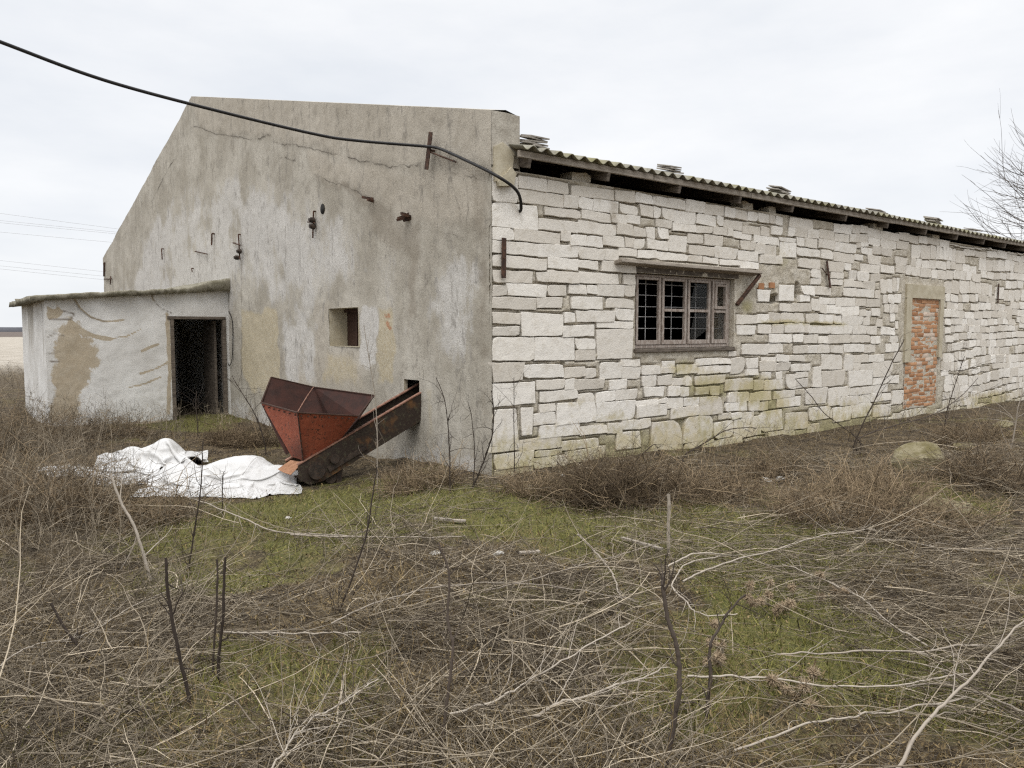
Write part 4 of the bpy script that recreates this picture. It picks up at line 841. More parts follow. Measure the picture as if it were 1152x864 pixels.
# iron grille behind the casements
m = MB(); yG = yW + .15
for c, (s0, s1) in enumerate(cas_s):
    for f in ((.36, .72) if c < 3 else (.45,)): s = s0 + (s1 - s0) * f; m.rod((s, yG, wz0 + .01), (s + random.uniform(-.006, .006), yG, wz1 - .01), .0055, 6)
for f in (.09, .27, .43, .57, .73, .885): z = wz0 + (wz1 - wz0) * f; m.rod((ws0, yG + .011, z), (ws1, yG + .011, z + random.uniform(-.008, .008)), .0055, 6)
m.build('grille', M_ROD, WN)
m = MB(); m.box((ws0 - .02, -.035, win_z0 - .042), (ws1 + .0, yW + .06, win_z0 + .008), bev=.006); m.build('window_sill', M_WOOD, WN)
# board over the window with its brace
ba, bz = on_long(697, 287, -.10); bb, bzb = on_long(855, 309, -.10)
m = MB(); m.bar((ba, -.06, win_z1 + .112), (bb, -.06, win_z1 + .10), .17, .05, (0, 0.16, 1), .006); m.rough(3, .004, 5); lb = m.build('lintel_board', M_WOODX, BLD)
m = MB(); m.box((ws0, .0, win_z1 + .006), (ws1 + .1, .1, win_z1 + .07)); m.build('lintel_beam', M_WOOD, lb)
br0 = on_long(829, 343, -.02); br1 = on_long(857, 316, -.16)
m = MB(); m.bar((br0[0], -.02, br0[1]), (bb - .03, -.12, win_z1 + .072), .045, .05, (0, 1, 0), .004); m.build('brace', M_IRON, lb)
# patch of mortar under the window and rubble brick scraps by the holes
for px_, py_ in ((857, 322), (868.5, 321)):
    s, z = on_long(px_, py_); m = MB(); m.box((s - .085, -.012, z - .042), (s + .06, .08, z + .042)); m.rough(3, .008, 14); o = m.build('brick_scrap', M_BRICK, BLD)
# iron ties and hooks fixed in the walls
def strap(a, b, w=.05, wall='long', off=.035, cross=True):
    m = MB()
    if wall == 'long':
        s0, z0 = on_long(*a); s1, z1 = on_long(*b); A, B = Vector((s0, -off, z0)), Vector((s1, -off, z1)); up = (0, 1, 0); back = Vector((0, off + .03, 0)); side = Vector((1, 0, 0))
    else:
        t0, z0 = on_gable(*a); t1, z1 = on_gable(*b); A, B = Vector((-off, t0, z0)), Vector((-off, t1, z1)); up = (1, 0, 0); back = Vector((off + .03, 0, 0)); side = Vector((0, 1, 0))
    m.bar(A, B, w, .012, up, .002)
    if cross: c = (A + B) / 2; m.rod(c - back * .2, c + back, .010)
    return m.build('wall_tie', M_IRON, BLD)
strap((565, 268), (564.5, 313), .062); strap((928, 294), (932, 324), .05); strap((1122, 319), (1121, 341), .05, off=.03)
m = MB(); s, z = on_long(929, 309); m.rod((s - .18, -.03, z + .10), (s, -.045, z - .02), .009); m.build('wall_tie_hook', M_IRON, BLD)
brk = strap((492.5, 150), (487.5, 192), .085, 'gable', .10, False)
t, z = on_gable(490, 170); m = MB(); m.rod((-.10, t, z), (.05, t, z), .015); m.rod((-.09, t, z - .02), (-.05, on_gable(517, 183)[0], on_gable(517, 183)[1]), .010); m.build('bracket_rod', M_IRON, brk)
def hook(pts, r=.014, ins=None):
    m = MB(); q = [on_gable(*a) for a in pts]
    for (t0, z0), (t1, z1) in zip(q[:-1], q[1:]): m.rod((-.05, t0, z0), (-.055, t1, z1), r * .62)
    m.rod((-.05, *q[0]), (.04, *q[0]), r * .62)
    o = m.build('wall_hook', M_IRON, BLD)
    if ins:
        for a in ins: t0, z0 = on_gable(*a); n = MB(); n.rod((-.09, t0, z0), (-.03, t0, z0), .045, 12); n.rod((-.12, t0, z0), (-.09, t0, z0), .03, 12); n.build('insulator', M_DARKIRON, o)
hook([(356, 238), (355.5, 268)], .02, [(355.5, 248), (356, 255)]); hook([(349, 250), (358, 251)], .014)
hook([(271, 264), (273, 292)], .022, [(270, 290), (273, 283)]); hook([(265, 273.5), (274, 276)], .02); hook([(222, 283), (236, 286)], .022); hook([(241, 263), (241, 276)], .028); hook([(184, 280), (185, 292)], .025)
hook([(119, 296), (119, 311)], .05); hook([(119, 314), (127, 314), (126.5, 311), (126, 320)], .03); hook([(218, 302), (219, 306)], .02)
for px_, py_ in ((419, 226), (460, 243)):
    t, z = on_gable(px_, py_); m = MB()
    for k in range(2 if px_ < 440 else 7): m.bar((.02, t + random.uniform(-.06, .06), z + random.uniform(-.05, .05)), (-random.uniform(.05, .15), t + random.uniform(-.09, .09), z + random.uniform(-.08, .08)), .035, .03)
    m.build('iron_stub', M_IRON, BLD)

# ------------------------------------------------------------------ lean-to shed against the gable
t_sh, _ = on_gable(258.5, 400)
SH = empty('lean_to_shed', 'small whitewashed lean-to shed with dark open doorway against the gable', 'shed', to_world((0, t_sh, 0)), TH)
def on_shed(px, py):                             # front plane of the shed: outward from the gable, up
    s, z = on_long(px, py, t_sh); return -s, z
u_l, _ = on_shed(52, 400); dep_sh = 4.2
for _ in range(1):
    pass
u_d0 = on_shed(193, 420)[0]; u_d1 = on_shed(255.5, 420)[0]; z_d = on_shed(220, 356)[1]; z_dl = on_shed(193, 354)[1]
zt_r = on_shed(257, 327)[1]; zt_l = on_shed(54, 338)[1]
print('shed', t_sh, u_l, u_d0, u_d1, z_d, zt_r, zt_l)
def sh_top(u): return zt_r + (zt_l - zt_r) * u / u_l
us = np.unique(np.concatenate([np.arange(.0, u_l, .03), [u_d0, u_d1, u_l]])); zs = np.unique(np.concatenate([np.arange(-.6, zt_r, .03), [z_d, zt_r]]))
Ug, Zg = np.meshgrid(us, zs); Zg = np.minimum(Zg, sh_top(Ug))
T1 = lambda a: [on_shed(x / 3.323, 240 + y / 3.323) for x, y in a]
T2 = lambda a: [on_shed(x / 6.65, 340 + y / 6.65) for x, y in a]
brk_ = .60 + .75 * fbm(Ug * 9, Zg * 9, 71, 3)
Uw, Zw = Ug + (fbm(Ug * 4, Zg * 4, 61, 4) - .5) * .22, Zg + (fbm(Ug * 4, Zg * 4, 67, 4) - .5) * .22
mud = np.maximum.reduce([poly_mask(Uw, Zw, T2([(535, 165), (600, 225), (660, 290), (640, 350), (730, 380), (700, 450), (650, 500), (640, 600), (560, 690), (570, 864), (400, 864), (420, 700), (440, 520), (450, 430), (445, 350), (490, 250), (480, 215)]), .25),
    .9 * poly_mask(Ug, Zg, T2([(355, 35), (400, 50), (420, 60), (425, 25), (470, 70), (440, 110), (360, 130)]), .06), brk_ * line_mask(Ug, Zg, T2([(535, 150), (590, 200), (680, 245), (760, 268), (830, 275)]), .065), .9 * brk_ * line_mask(Ug, Zg, T1([(400, 468), (470, 462), (525, 434)]), .025),
    brk_ * line_mask(Ug, Zg, T1([(278, 320), (300, 355), (340, 388), (385, 403), (465, 400)]), .026), brk_ * line_mask(Ug, Zg, T1([(525, 600), (580, 582), (640, 550)]), .032), brk_ * line_mask(Ug, Zg, T1([(485, 650), (540, 638), (600, 612)]), .030), brk_ * line_mask(Ug, Zg, T1([(530, 515), (575, 495), (592, 490)]), .04),
    .8 * brk_ * line_mask(Ug, Zg, T1([(565, 300), (575, 330)]), .03), .7 * brk_ * line_mask(Ug, Zg, T1([(625, 380), (635, 560), (630, 750)]), .08), .5 * sstep(-Zg, .0, .22)])
streak = np.maximum.reduce([.0 * Ug + .5 * sstep(Zg - sh_top(Ug), -.10, -.0), .6 * poly_mask(Ug, Zg, T1([(520, 288), (600, 285), (595, 300), (530, 305)]), .05), .7 * poly_mask(Ug, Zg, T1([(740, 262), (830, 265), (800, 300), (770, 290)]), .06)])
crk = np.maximum.reduce([line_mask(Ug, Zg, T2([(370, 130), (530, 128), (555, 85), (470, 65)]), .02), line_mask(Ug, Zg, T2([(355, 262), (400, 240), (480, 248)]), .018), line_mask(Ug, Zg, T2([(360, 380), (450, 375)]), .018), line_mask(Ug, Zg, T2([(375, 445), (445, 440)]), .018), line_mask(Ug, Zg, T1([(569, 290), (572, 320), (600, 355), (640, 372)]), .012), .7 * line_mask(Ug, Zg, T2([(560, 0), (600, 60), (680, 115), (800, 148)]), .025)])
depth = (fbm(Ug * 2, Zg * 2, 3, 4) - .5) * .028 + (fbm(Ug * 12, Zg * 12, 6, 4) - .5) * .014
i = np.arange(len(zs) - 1)[:, None] * len(us) + np.arange(len(us) - 1)[None, :]
cU = (Ug[:-1, :-1] + Ug[1:, 1:]) / 2; cZ = (zs[:-1][:, None] + zs[1:][:, None]) / 2
keep = ~((cU > u_d1) & (cU < u_d0) & (cZ < z_d)) & ((Zg[1:, :-1] - Zg[:-1, :-1] > 1e-5) | (Zg[1:, 1:] - Zg[:-1, 1:] > 1e-5))
V = [np.stack([-Ug, depth, Zg], -1).reshape(-1, 3)]; Q = [np.stack([i, i + len(us), i + len(us) + 1, i + 1], -1)[keep].reshape(-1, 4)]; n = len(V[0])
at = {'mud': [mud.ravel()], 'streak': [streak.ravel()], 'crack': [crk.ravel()]}
# end face of the shed with rain streaks
ye = np.arange(0, dep_sh + .01, .06); ze = np.arange(-.6, zt_l + .01, .06); ze[-1] = zt_l
Ye, Ze = np.meshgrid(ye, ze); de = (fbm(Ye * 2, Ze * 2, 9, 4) - .5) * .04; de *= np.minimum(1, Ye / .1)
V.append(np.stack([-u_l + de, Ye, Ze], -1).reshape(-1, 3)); i = np.arange(len(ze) - 1)[:, None] * len(ye) + np.arange(len(ye) - 1)[None, :]
Q.append((np.stack([i, i + len(ye), i + len(ye) + 1, i + 1], -1) + n).reshape(-1, 4)); n += len(V[-1])
stk = .85 * sstep(fbm(Ye * 2.2, Ze * .12, 4, 3), .42, .62) * (.45 + .55 * sstep(Ze, .3, 2.0)) + .5 * sstep(Ze, zt_l - .35, zt_l)
at['mud'].append(.35 * sstep(vnoise(Ye * 1.1, Ze * .3, 7), .5, .8).ravel()); at['streak'].append(stk.ravel()); at['crack'].append(np.zeros(Ye.size))
wall = mesh_np('wall', np.vstack(V), np.vstack(Q), M_WHITE, SH, {k: np.concatenate(v) for k, v in at.items()}, smooth=True)
m = MB(); m.box((-u_l + .02, dep_sh, -.6), (-.02, dep_sh + .2, float(zt_l))); m.build('back_wall', M_WHITE, SH)
# thickness and inner faces
m = MB(); d0, d1, g = -.005, .28, .0
m.poly([(-u_d0, d0, -.6), (-u_d0, d1, -.6), (-u_d0, d1, z_d), (-u_d0, d0, z_d)]); m.poly([(-u_d1, d0, -.6), (-u_d1, d0, z_d), (-u_d1, d1, z_d), (-u_d1, d1, -.6)]); m.poly([(-u_d0, d0, z_d), (-u_d0, d1, z_d), (-u_d1, d1, z_d), (-u_d1, d0, z_d)])
m.build('door_reveal', M_CONC, SH)
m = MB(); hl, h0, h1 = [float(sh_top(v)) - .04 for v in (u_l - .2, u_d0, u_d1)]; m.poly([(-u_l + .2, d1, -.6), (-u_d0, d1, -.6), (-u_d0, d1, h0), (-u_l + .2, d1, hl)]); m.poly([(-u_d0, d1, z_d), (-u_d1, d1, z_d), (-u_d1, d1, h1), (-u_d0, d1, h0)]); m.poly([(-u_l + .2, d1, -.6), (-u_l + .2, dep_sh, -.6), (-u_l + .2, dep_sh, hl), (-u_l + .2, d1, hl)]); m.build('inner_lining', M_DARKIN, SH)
# door frame
m = MB(); fw = .07
m.box((-u_d0 + .004, -.03, -.35), (-u_d0 + fw, .10, z_d - .062), bev=.006); m.box((-u_d1 - fw, -.03, -.35), (-u_d1 - .004, .10, z_d - .062), bev=.006); m.box((-u_d0 - .05, -.032, z_d - .06), (-u_d1 - .006, .10, z_d + .0), bev=.006); m.build('door_frame', M_WOOD, SH)
m = MB(); m.box((-u_d1 - .16, .30, -.3), (-u_d1 - .11, 1.10, z_d - .08), bev=.006); m.build('inner_door', M_WOOD, SH)
# roof slab with broken edge
us = np.arange(-.0, u_l + .27, .05); ysl = np.concatenate([[-.16, -.15], np.arange(-.05, dep_sh + .5, .25)])
Us, Ys = np.meshgrid(us, ysl)
endz = on_shed(15, 346)[1]
thk = .095 + .15 * sstep(-Us, -.9, -.1) + .025 * (fbm(Us * 3, Ys * 2, 3, 3) - .5)
topz = sh_top(Us) + thk + (fbm(Us * 8, Ys * 8, 7, 4) - .5) * .05
edge_j = np.where(Ys < -.04, (fbm(Us * 7, Us * 0, 8, 5) - .5) * .26, 0)
tipn = np.where(Us > u_l + .18, (fbm(Ys * 3, Ys * 0, 4, 3) - .5) * .2, 0)
Vt = np.stack([-Us - tipn, Ys + edge_j, topz], -1); Vt[0, :, 2] -= thk[0] * .25
Vl = np.stack([-Us - tipn * .6, np.maximum(Ys + edge_j + .02, -.2), sh_top(Us) + .0 + (fbm(Us * 9, Ys * 9, 2, 4) - .5) * .05], -1)
nn = Us.size; nu = len(us); i = np.arange(len(ysl) - 1)[:, None] * nu + np.arange(nu - 1)[None, :]
q = np.stack([i, i + 1, i + 1 + nu, i + nu], -1).reshape(-1, 4); j = np.arange(nu - 1); k_ = np.arange(len(ysl) - 1) * nu + nu - 1
mesh_np('roof_slab', np.vstack([Vt.reshape(-1, 3), Vl.reshape(-1, 3)]), np.vstack([q[:, ::-1], q + nn, np.stack([j, j + 1, nn + j + 1, nn + j], -1), np.stack([k_, k_ + nu, nn + k_ + nu, nn + k_], -1)]), M_SLAB, SH)
# wire hanging beside the door
wpts = [on_gable(*q) for q in ((259, 350), (263, 362), (263.5, 385), (262.5, 405), (259.5, 411), (257.5, 404))]
c = Cloud(); P = spline([(-.03, t - t_sh, z) for t, z in wpts], 24); c.add(P[None], np.full((1, 24), .009), [0.1], 5); c.build('hanging_wire', M_CABLE, SH)

# ------------------------------------------------------------------ red hopper on its conveyor
t_n = on_gable(473, 443.5)[0]; TRW = .38
CON = empty('hopper_conveyor', 'rusty red feed hopper on a sloping conveyor trough poking into the gable', 'farm machine', to_world((-1.6, t_n, -.15)), TH)
OFF = np.array([-1.6, t_n, -.15])
def mp3(px, py, t):                              # point in the plane t behind the long wall -> machine coordinates
    s, z = on_long(px, py, t); return np.array([s, t, z]) - OFF
a0 = mp3(478, 440, t_n); a1 = mp3(335, 524, t_n); lo0 = mp3(470, 476, t_n); lo1 = mp3(352, 541, t_n)
du = a1 - a0; L = np.linalg.norm(du); du /= L; nn_ = np.array([-du[2], 0, du[0]]); nn_ = nn_ if nn_[2] > 0 else -nn_
hgt = abs(np.dot(lo0 - a0, nn_)) * .98
a0 = a0 - du * .35
end_ = a1
def tp(u, v, h): return tuple(a0 + du * u + np.array([0, v, 0]) + nn_ * h)
LT = L + .35
m = MB(); m.poly([tp(0, 0, 0), tp(LT, 0, 0), tp(LT + .06, 0, -hgt * .45), tp(LT - .02, 0, -hgt * .85), tp(LT - .18, 0, -hgt), tp(0, 0, -hgt)], -.014)
m.poly([tp(0, TRW, 0), tp(LT, TRW, 0), tp(LT + .06, TRW, -hgt * .45), tp(LT - .02, TRW, -hgt * .85), tp(LT - .18, TRW, -hgt), tp(0, TRW, -hgt)], .014)
m.poly([tp(0, .016, -hgt + .02), tp(LT - .18, .016, -hgt + .02), tp(LT - .18, TRW - .016, -hgt + .02), tp(0, TRW - .016, -hgt + .02)], .014)
m.poly([tp(LT - .18, .016, -hgt + .02), tp(LT + .04, .016, -hgt * .5), tp(LT + .04, TRW - .016, -hgt * .5), tp(LT - .18, TRW - .016, -hgt + .02)], .014)
m.build('trough', M_TROUGH, CON)
for v in (-.012, TRW - .028):
    m = MB(); m.bar(tp(-.0, v + .012, .014), tp(LT, v + .012, .014), .05, .018, tuple(nn_), .003); m.build('trough_rail', M_RUSTEDGE, CON)
m = MB(); m.rod(tp(LT - .16, -.05, -hgt * .5), tp(LT - .16, TRW + .05, -hgt * .5), .05, 14); m.rod(tp(LT - .16, -.02, -hgt * .5), tp(LT - .16, -.015 - .05, -hgt * .5), .10, 14); m.rod(tp(LT - .42, -.01, -hgt * .45), tp(LT - .42, -.06, -hgt * .45), .06, 12); m.build('drive_bearing', M_DARKIRON, CON)
m = MB(); m.bar(tp(LT - .85, -.02, -hgt * .72), tp(LT - .3, -.02, -hgt * .72), .03, .06, (0, 0, 1)); m.build('side_stiffener', M_DARKIRON, CON)
for v in (.05, TRW - .05):
    q = np.array(tp(LT - .45, v, -hgt)); m = MB(); m.bar(q, (q[0] - .02, q[1], -.10), .07, .05, (0, 1, 0)); m.box((q[0] - .14, q[1] - .05, -.12), (q[0] + .10, q[1] + .05, -.06)); m.rod((q[0] - .12, q[1] - .03, .03), (q[0] - .12, q[1] + .03, .03), .075, 14); m.build('support_leg', M_DARKIRON, CON)
# auger inside the trough
m = MB(); m.rod(tp(.1, TRW / 2, -hgt * .5), tp(LT - .2, TRW / 2, -hgt * .5), .03, 10)
for k in range(26):
    u = .15 + k * (LT - .4) / 26
    m.rod(tp(u, TRW / 2, -hgt * .5), tp(u + .012, TRW / 2, -hgt * .5), .13, 14)
m.build('auger', M_DARKIRON, CON, False)
# hopper: traced corners, each at its own distance
Z5 = lambda x, y: (285 + x / 5.76, 410 + y / 5.76)
tF = t_n - .20; tA = t_n + TRW + .42
F = mp3(*Z5(288, 312), tF); A = mp3(*Z5(52, 248), tA); D = mp3(*Z5(682, 334), tF)
B = mp3(*Z5(116, 82), tA + .08); K = mp3(*Z5(390, 146), tA + .0); C5 = mp3(*Z5(785, 200), tF + .04)
b1 = mp3(*Z5(322, 622), t_n - .004); b0 = mp3(*Z5(250, 598), t_n + TRW * .5)
b2 = mp3(*Z5(570, 482), t_n - .004)
b0f = b0 + np.array([0, TRW * .5, .0]); b2f = b2 + np.array([0, TRW + .008, .04])
TH_ = .008
HP = MB()
def plate(pts, th=TH_): HP.poly([tuple(q) for q in pts], th)
plate([A, b0, b1, F])                            # outer end
plate([F, b1, b2, D])                            # near side
HPm = HP.bm; bmesh.ops.subdivide_edges(HPm, edges=HPm.edges[:], cuts=5, use_grid_fill=True)
for v in HPm.verts: v.co += Vector((0, (float(vnoise(v.co.x * 4, v.co.z * 4, 1)) - .5) * .022, 0))
hop = HP.build('hopper', M_RED, CON, False)
me = hop.data; co = np.zeros(len(me.vertices) * 3); me.vertices.foreach_get('co', co); co = co.reshape(-1, 3)
dk = np.maximum(.0, 1 - np.linalg.norm((co - (b1 * .88 + F * .12))[:, [0, 2]] * np.array([1.6, .62]), axis=1) / .17); dk = np.maximum(dk * .9, .0)
at_ = me.attributes.new('dark', 'FLOAT', 'POINT'); at_.data.foreach_set('value', dk.astype(np.float32))
X_ = K
ins = MB(); ins.poly([tuple(q) for q in (A + np.array([.004, 0, -.02]), B, K, b2f, b0f)], -.008); ins.build('back_panel', M_RUSTIN, hop)
ins = MB(); ins.poly([tuple(q) for q in (K, C5, D + np.array([.004, 0, -.03]), b2, b2f)], -.008); ins.build('wall_side_panel', M_RUSTIN, hop)
ins = MB()
for q0, q1, w in ((A, F, .03), (F, D, .03), (A, B, .02), (D, C5, .02), (B, K, .016), (K, C5, .016), (F, b1, .014)): ins.bar(tuple(q0), tuple(q1), w, .014, (0, 0, 1), .002)
for q0, q1, n_ in ((A, F, 7), (F, D, 9), (F, b1, 6)):
    for k in range(n_):
        c_ = q0 + (q1 - q0) * ((k + .5) / n_) + np.array([-.006, -.010, -.035 if q1 is not b1 else 0]); ins.rod(tuple(c_ + np.array([0, .006, 0])), tuple(c_ - np.array([0, .012, 0])), .010, 6)
ins.build('rim', M_BOARD, hop)
ins = MB(); mid = (K * .5 + F * .5) + np.array([.01, 0, .03]); ins.rod(tuple(K), tuple(mid), .006, 6); ins.rod(tuple(mid), tuple(F + np.array([0, 0, .01])), .006, 6); ins.build('tie_rod', M_RUSTEDGE, hop)
f0 = [mp3(*Z5(240, 622), t_n + TRW * .8), mp3(*Z5(325, 630), t_n + .03), mp3(*Z5(240, 712), t_n + .0), mp3(*Z5(155, 680), t_n + TRW * .8)]
m = MB(); m.poly([tuple(q) for q in f0], .006); m.rough(3, .01, 6); m.build('outlet_flap', M_FLAP, CON)

# ------------------------------------------------------------------ white plastic sheeting (small cloth relaxation)
def cloth(name, label, corners, nx, ny, slackx, slacky, lumps, seed, steps=260, bend=.10):
    g = np.random.default_rng(seed)
    c = np.array([q[:2] for q in corners]); u = np.linspace(0, 1, nx)[None, :, None]; v = np.linspace(0, 1, ny)[:, None, None]
    Pp = (c[0] * (1 - u) + c[1] * u) * (1 - v) + (c[3] * (1 - u) + c[2] * u) * v
    def floor_(x, y):
        z = gz(x, y) + .012
        for (lx_, ly_, rx, ry, h) in lumps: z = np.maximum(z, gz(x, y) + h * np.exp(-(((x - lx_) / rx) ** 2 + ((y - ly_) / ry) ** 2) * 1.3))
        return z
    P = np.zeros((ny, nx, 3)); P[..., :2] = Pp
    P[..., :2] += (np.stack([fbm(Pp[..., 0] * 3, Pp[..., 1] * 3, seed, 3), fbm(Pp[..., 0] * 3, Pp[..., 1] * 3, seed + 9, 3)], -1) - .5) * .25
    P[..., 2] = floor_(P[..., 0], P[..., 1]) + .06 + .16 * g.random((ny, nx)) + .25 * fbm(Pp[..., 0] * 5, Pp[..., 1] * 5, seed + 3, 2)
    lx = np.linalg.norm(np.diff(Pp, axis=1), axis=2) * slackx; ly = np.linalg.norm(np.diff(Pp, axis=0), axis=2) * slacky
    old = P.copy()
    ld = np.sqrt(lx[:-1] ** 2 + ly[:, :-1] ** 2); 
    def con(A_, B_, r, k=.5):
        d = B_ - A_; l = np.linalg.norm(d, axis=-1, keepdims=True) + 1e-9; f = d * (l - r[..., None]) / l * k * .5
        A_ += f; B_ -= f
    for s_ in range(steps):
        vel = (P - old) * .86; old = P.copy(); P = P + vel; P[..., 2] -= .0016
        for _ in range(5):
            con(P[:, :-1], P[:, 1:], lx, .9); con(P[:-1], P[1:], ly, .9)
            con(P[:-1, :-1], P[1:, 1:], ld, .5); con(P[1:, :-1], P[:-1, 1:], ld, .5)
            con(P[:, :-2], P[:, 2:], lx[:, :-1] + lx[:, 1:], bend); con(P[:-2], P[2:], ly[:-1] + ly[1:], bend)
        fl = floor_(P[..., 0], P[..., 1]); hit = P[..., 2] < fl
        P[..., 2] = np.where(hit, fl, P[..., 2]); old[hit] = old[hit] * .35 + P[hit] * .65
    i = np.arange(ny - 1)[:, None] * nx + np.arange(nx - 1)[None, :]
    Q = np.stack([i, i + 1, i + 1 + nx, i + nx], -1).reshape(-1, 4)
    o = mesh_np(name, P.reshape(-1, 3), Q, M_PLASTIC, None, smooth=True); tag(o, label, 'plastic sheet')
    sd_ = o.modifiers.new('soft', 'SUBSURF'); sd_.levels = 1; sd_.render_levels = 1
    return o
g1 = ground(270, 552); c1 = [ground(160, 559), ground(332, 556), ground(338, 528), ground(180, 527)]
cm = sum(c1) / 4
cloth('plastic_sheet', 'smooth white plastic sheet bulging beside the red hopper', c1, 96, 72, 1.24, 1.32, [(cm[0] + .15, cm[1] + .10, .62, .26, .34), (cm[0] + .62, cm[1] + .02, .4, .2, .22), (cm[0] - .55, cm[1] - .1, .34, .2, .24), (cm[0] - .2, cm[1] - .18, .2, .2, .2)], 3, 260, .05)
c2 = [ground(104, 541), ground(230, 546), ground(226, 514), ground(116, 513)]; cm2 = sum(c2) / 4
cloth('plastic_sheet', 'crumpled white plastic sheet heaped with a ragged upright fold', c2, 88, 70, 1.42, 1.45, [(cm2[0] + .20, cm2[1] + .02, .34, .26, .36), (cm2[0] + .15, cm2[1] + .02, .26, .2, .30), (cm2[0] + .48, cm2[1] - .02, .2, .2, .20), (cm2[0] - .3, cm2[1] + .15, .3, .16, .24), (cm2[0] - .55, cm2[1] - .05, .2, .14, .18), (cm2[0] - .1, cm2[1] - .1, .14, .2, .2)], 8, 260, .05)
c3 = [ground(52, 530), ground(112, 538), ground(114, 529), ground(54, 524)]
cloth('plastic_sheet', 'thin trailing strip of white plastic at the end of the heap', c3, 44, 22, 1.3, 1.35, [], 12, 160)

# ------------------------------------------------------------------ cable, stacks on the roof, far wires
def wpt(px, py, Yd):
    d = ray(px, py); return EYE + d * (Yd / d[1])
gb = to_world((-.14, *on_gable(489, 166.5)))
cab = [wpt(-420, -90, 4.6), wpt(-160, -15, 5.8), wpt(0, 47, 6.9), wpt(120, 91, 7.7), wpt(250, 126, 8.45), wpt(355, 151, 9.0), wpt(400, 158, 9.25), gb]
c = Cloud(); P = spline(cab, 90); c.add(P[None], np.full((1, 90), .018), [.2], 8)
e0 = to_world((-.08, *on_gable(500, 168))); l1 = on_long(585, 235, -.02)
e1 = to_world((.0, -.10, on_long(556, 200)[1])); e2 = to_world((l1[0], -.0, l1[1]))
P = spline([gb, e0, to_world((-.07, *on_gable(525, 179))), e1, to_world((l1[0] - .12, -.12, l1[1] + .17)), to_world((l1[0], -.04, l1[1])), to_world((l1[0] + .01, .05, l1[1] - .03))], 60); c.add(P[None], np.full((1, 60), .018), [.2], 8)
tag(c.build('power_cable', M_CABLE), 'thick black cable sagging across the sky to the rusty gable bracket', 'cable')
stk_px = [(604, 166), (756, 196), (880, 220), (988, 240), (1052, 252), (1096, 261)]
slab_lab = ['stack of broken grey roof sheets at the gable end of the eave', 'stack of broken roof sheets on the eave above the barred window', 'stack of broken roof sheets on the eave between barred window and slanted tie', 'low stack of sheets on the eave above the slanted iron tie', 'tilted stack of sheets on the eave just past the bricked-up doorway', 'farthest small stack of roof sheets before the bare tree']
for k, ((px_, py_), lab) in enumerate(zip(stk_px, slab_lab)):
    s, _ = on_long(px_, py_, -.05); y = -.0; z = float(roof_z(np.array(y))) + .035
    m = MB(); n_ = (5, 4, 3, 2, 4, 2)[k]; lean_ = (.02, -.04, .10, .03, .14, -.05)[k]
    for q in range(n_):
        hw, hd = random.uniform(.12, .19), random.uniform(.10, .15); rot = Matrix.Rotation(random.uniform(-.15, .15), 3, 'Z') @ Matrix.Rotation(lean_ + random.uniform(-.03, .03), 3, 'Y')
        zz_ = z + .006 + q * (.026 if k != 2 else .036)
        m.box((s - hw + random.uniform(-.03, .03), y - hd, zz_), (s + hw + random.uniform(-.03, .03), y + hd, zz_ + .017), rot @ Matrix.Rotation(math.atan(slope_r), 3, 'X'), .002)
    o = m.build('roof_sheet_stack', M_SLATE); o.location = P0; o.rotation_euler = (0, 0, TH); tag(o, lab, 'sheet stack', 'stacks of broken sheets on the roof edge')
wires = [(240, 256, 'topmost of the thin far wires left of the gable'), (248, 260, 'second thin far wire from the top left of the gable'), (250.5, 262, 'third thin far wire from the top left of the gable'), (261, 272, 'lowest wire of the upper far bundle left of the gable'), (293, 306, 'uppermost wire of the lower far bundle above the shed'), (299, 311, 'middle wire of the lower far bundle above the shed'), (302.5, 315, 'lowest of all the far wires above the shed roof')]
for ya, yb, lab in wires:
    c = Cloud(); a = wpt(-500, ya - (yb - ya) * 3.3, 55); b = wpt(0, ya, 66); d = wpt(125, yb, 69); e = wpt(700, yb + (yb - ya) * 1.2, 88)
    f_ = np.linspace(-1, 5, 60)[:, None]; P = b + (d - b) * f_; P[:, 2] += .12 * ((f_[:, 0] - 2) / 3) ** 2 - .053; c.add(P[None], np.full((1, 60), .011), [.5], 4)
    tag(c.build('far_wire', M_WIRE), lab, 'power line', 'thin power lines far behind the gable')

# ------------------------------------------------------------------ vegetation
def outside(x, y, pad=.0):
    lx, ly = in_local(x, y)
    inb = (lx > -pad) & (ly > -pad) & (lx < LEN) & (ly < WID)
    ins_ = (lx > -u_l - pad) & (lx < 0.1) & (ly > t_sh - pad) & (ly < t_sh + dep_sh)
    return ~(inb | ins_)
def sow(n, dmin=2.0, dmax=14.0, pw=1.0, spread=.80, xs=0.0):
    d = dmin * (dmax / dmin) ** (rng.random(n) ** pw); x = (rng.uniform(-1, 1, n) * spread + xs) * (d + .8); ok = outside(x, d, .03)
    return x[ok], d[ok]
def unit(az, el): return np.stack([np.cos(az) * np.cos(el), np.sin(az) * np.cos(el), np.sin(el)], -1)
PADS = [(c1, .2), (c2, .2)]
def off_sheet(x, y):
    k = np.ones(len(x), bool)
    for cs, _ in PADS: k &= poly_mask(x, y, [q[:2] for q in cs], .01) < .5
    sx_, sy_ = in_local(x, y)
    k &= ~((sx_ > -1.9) & (sx_ < 0) & (sy_ > t_n - .1) & (sy_ < t_n + TRW + .2))
    return k
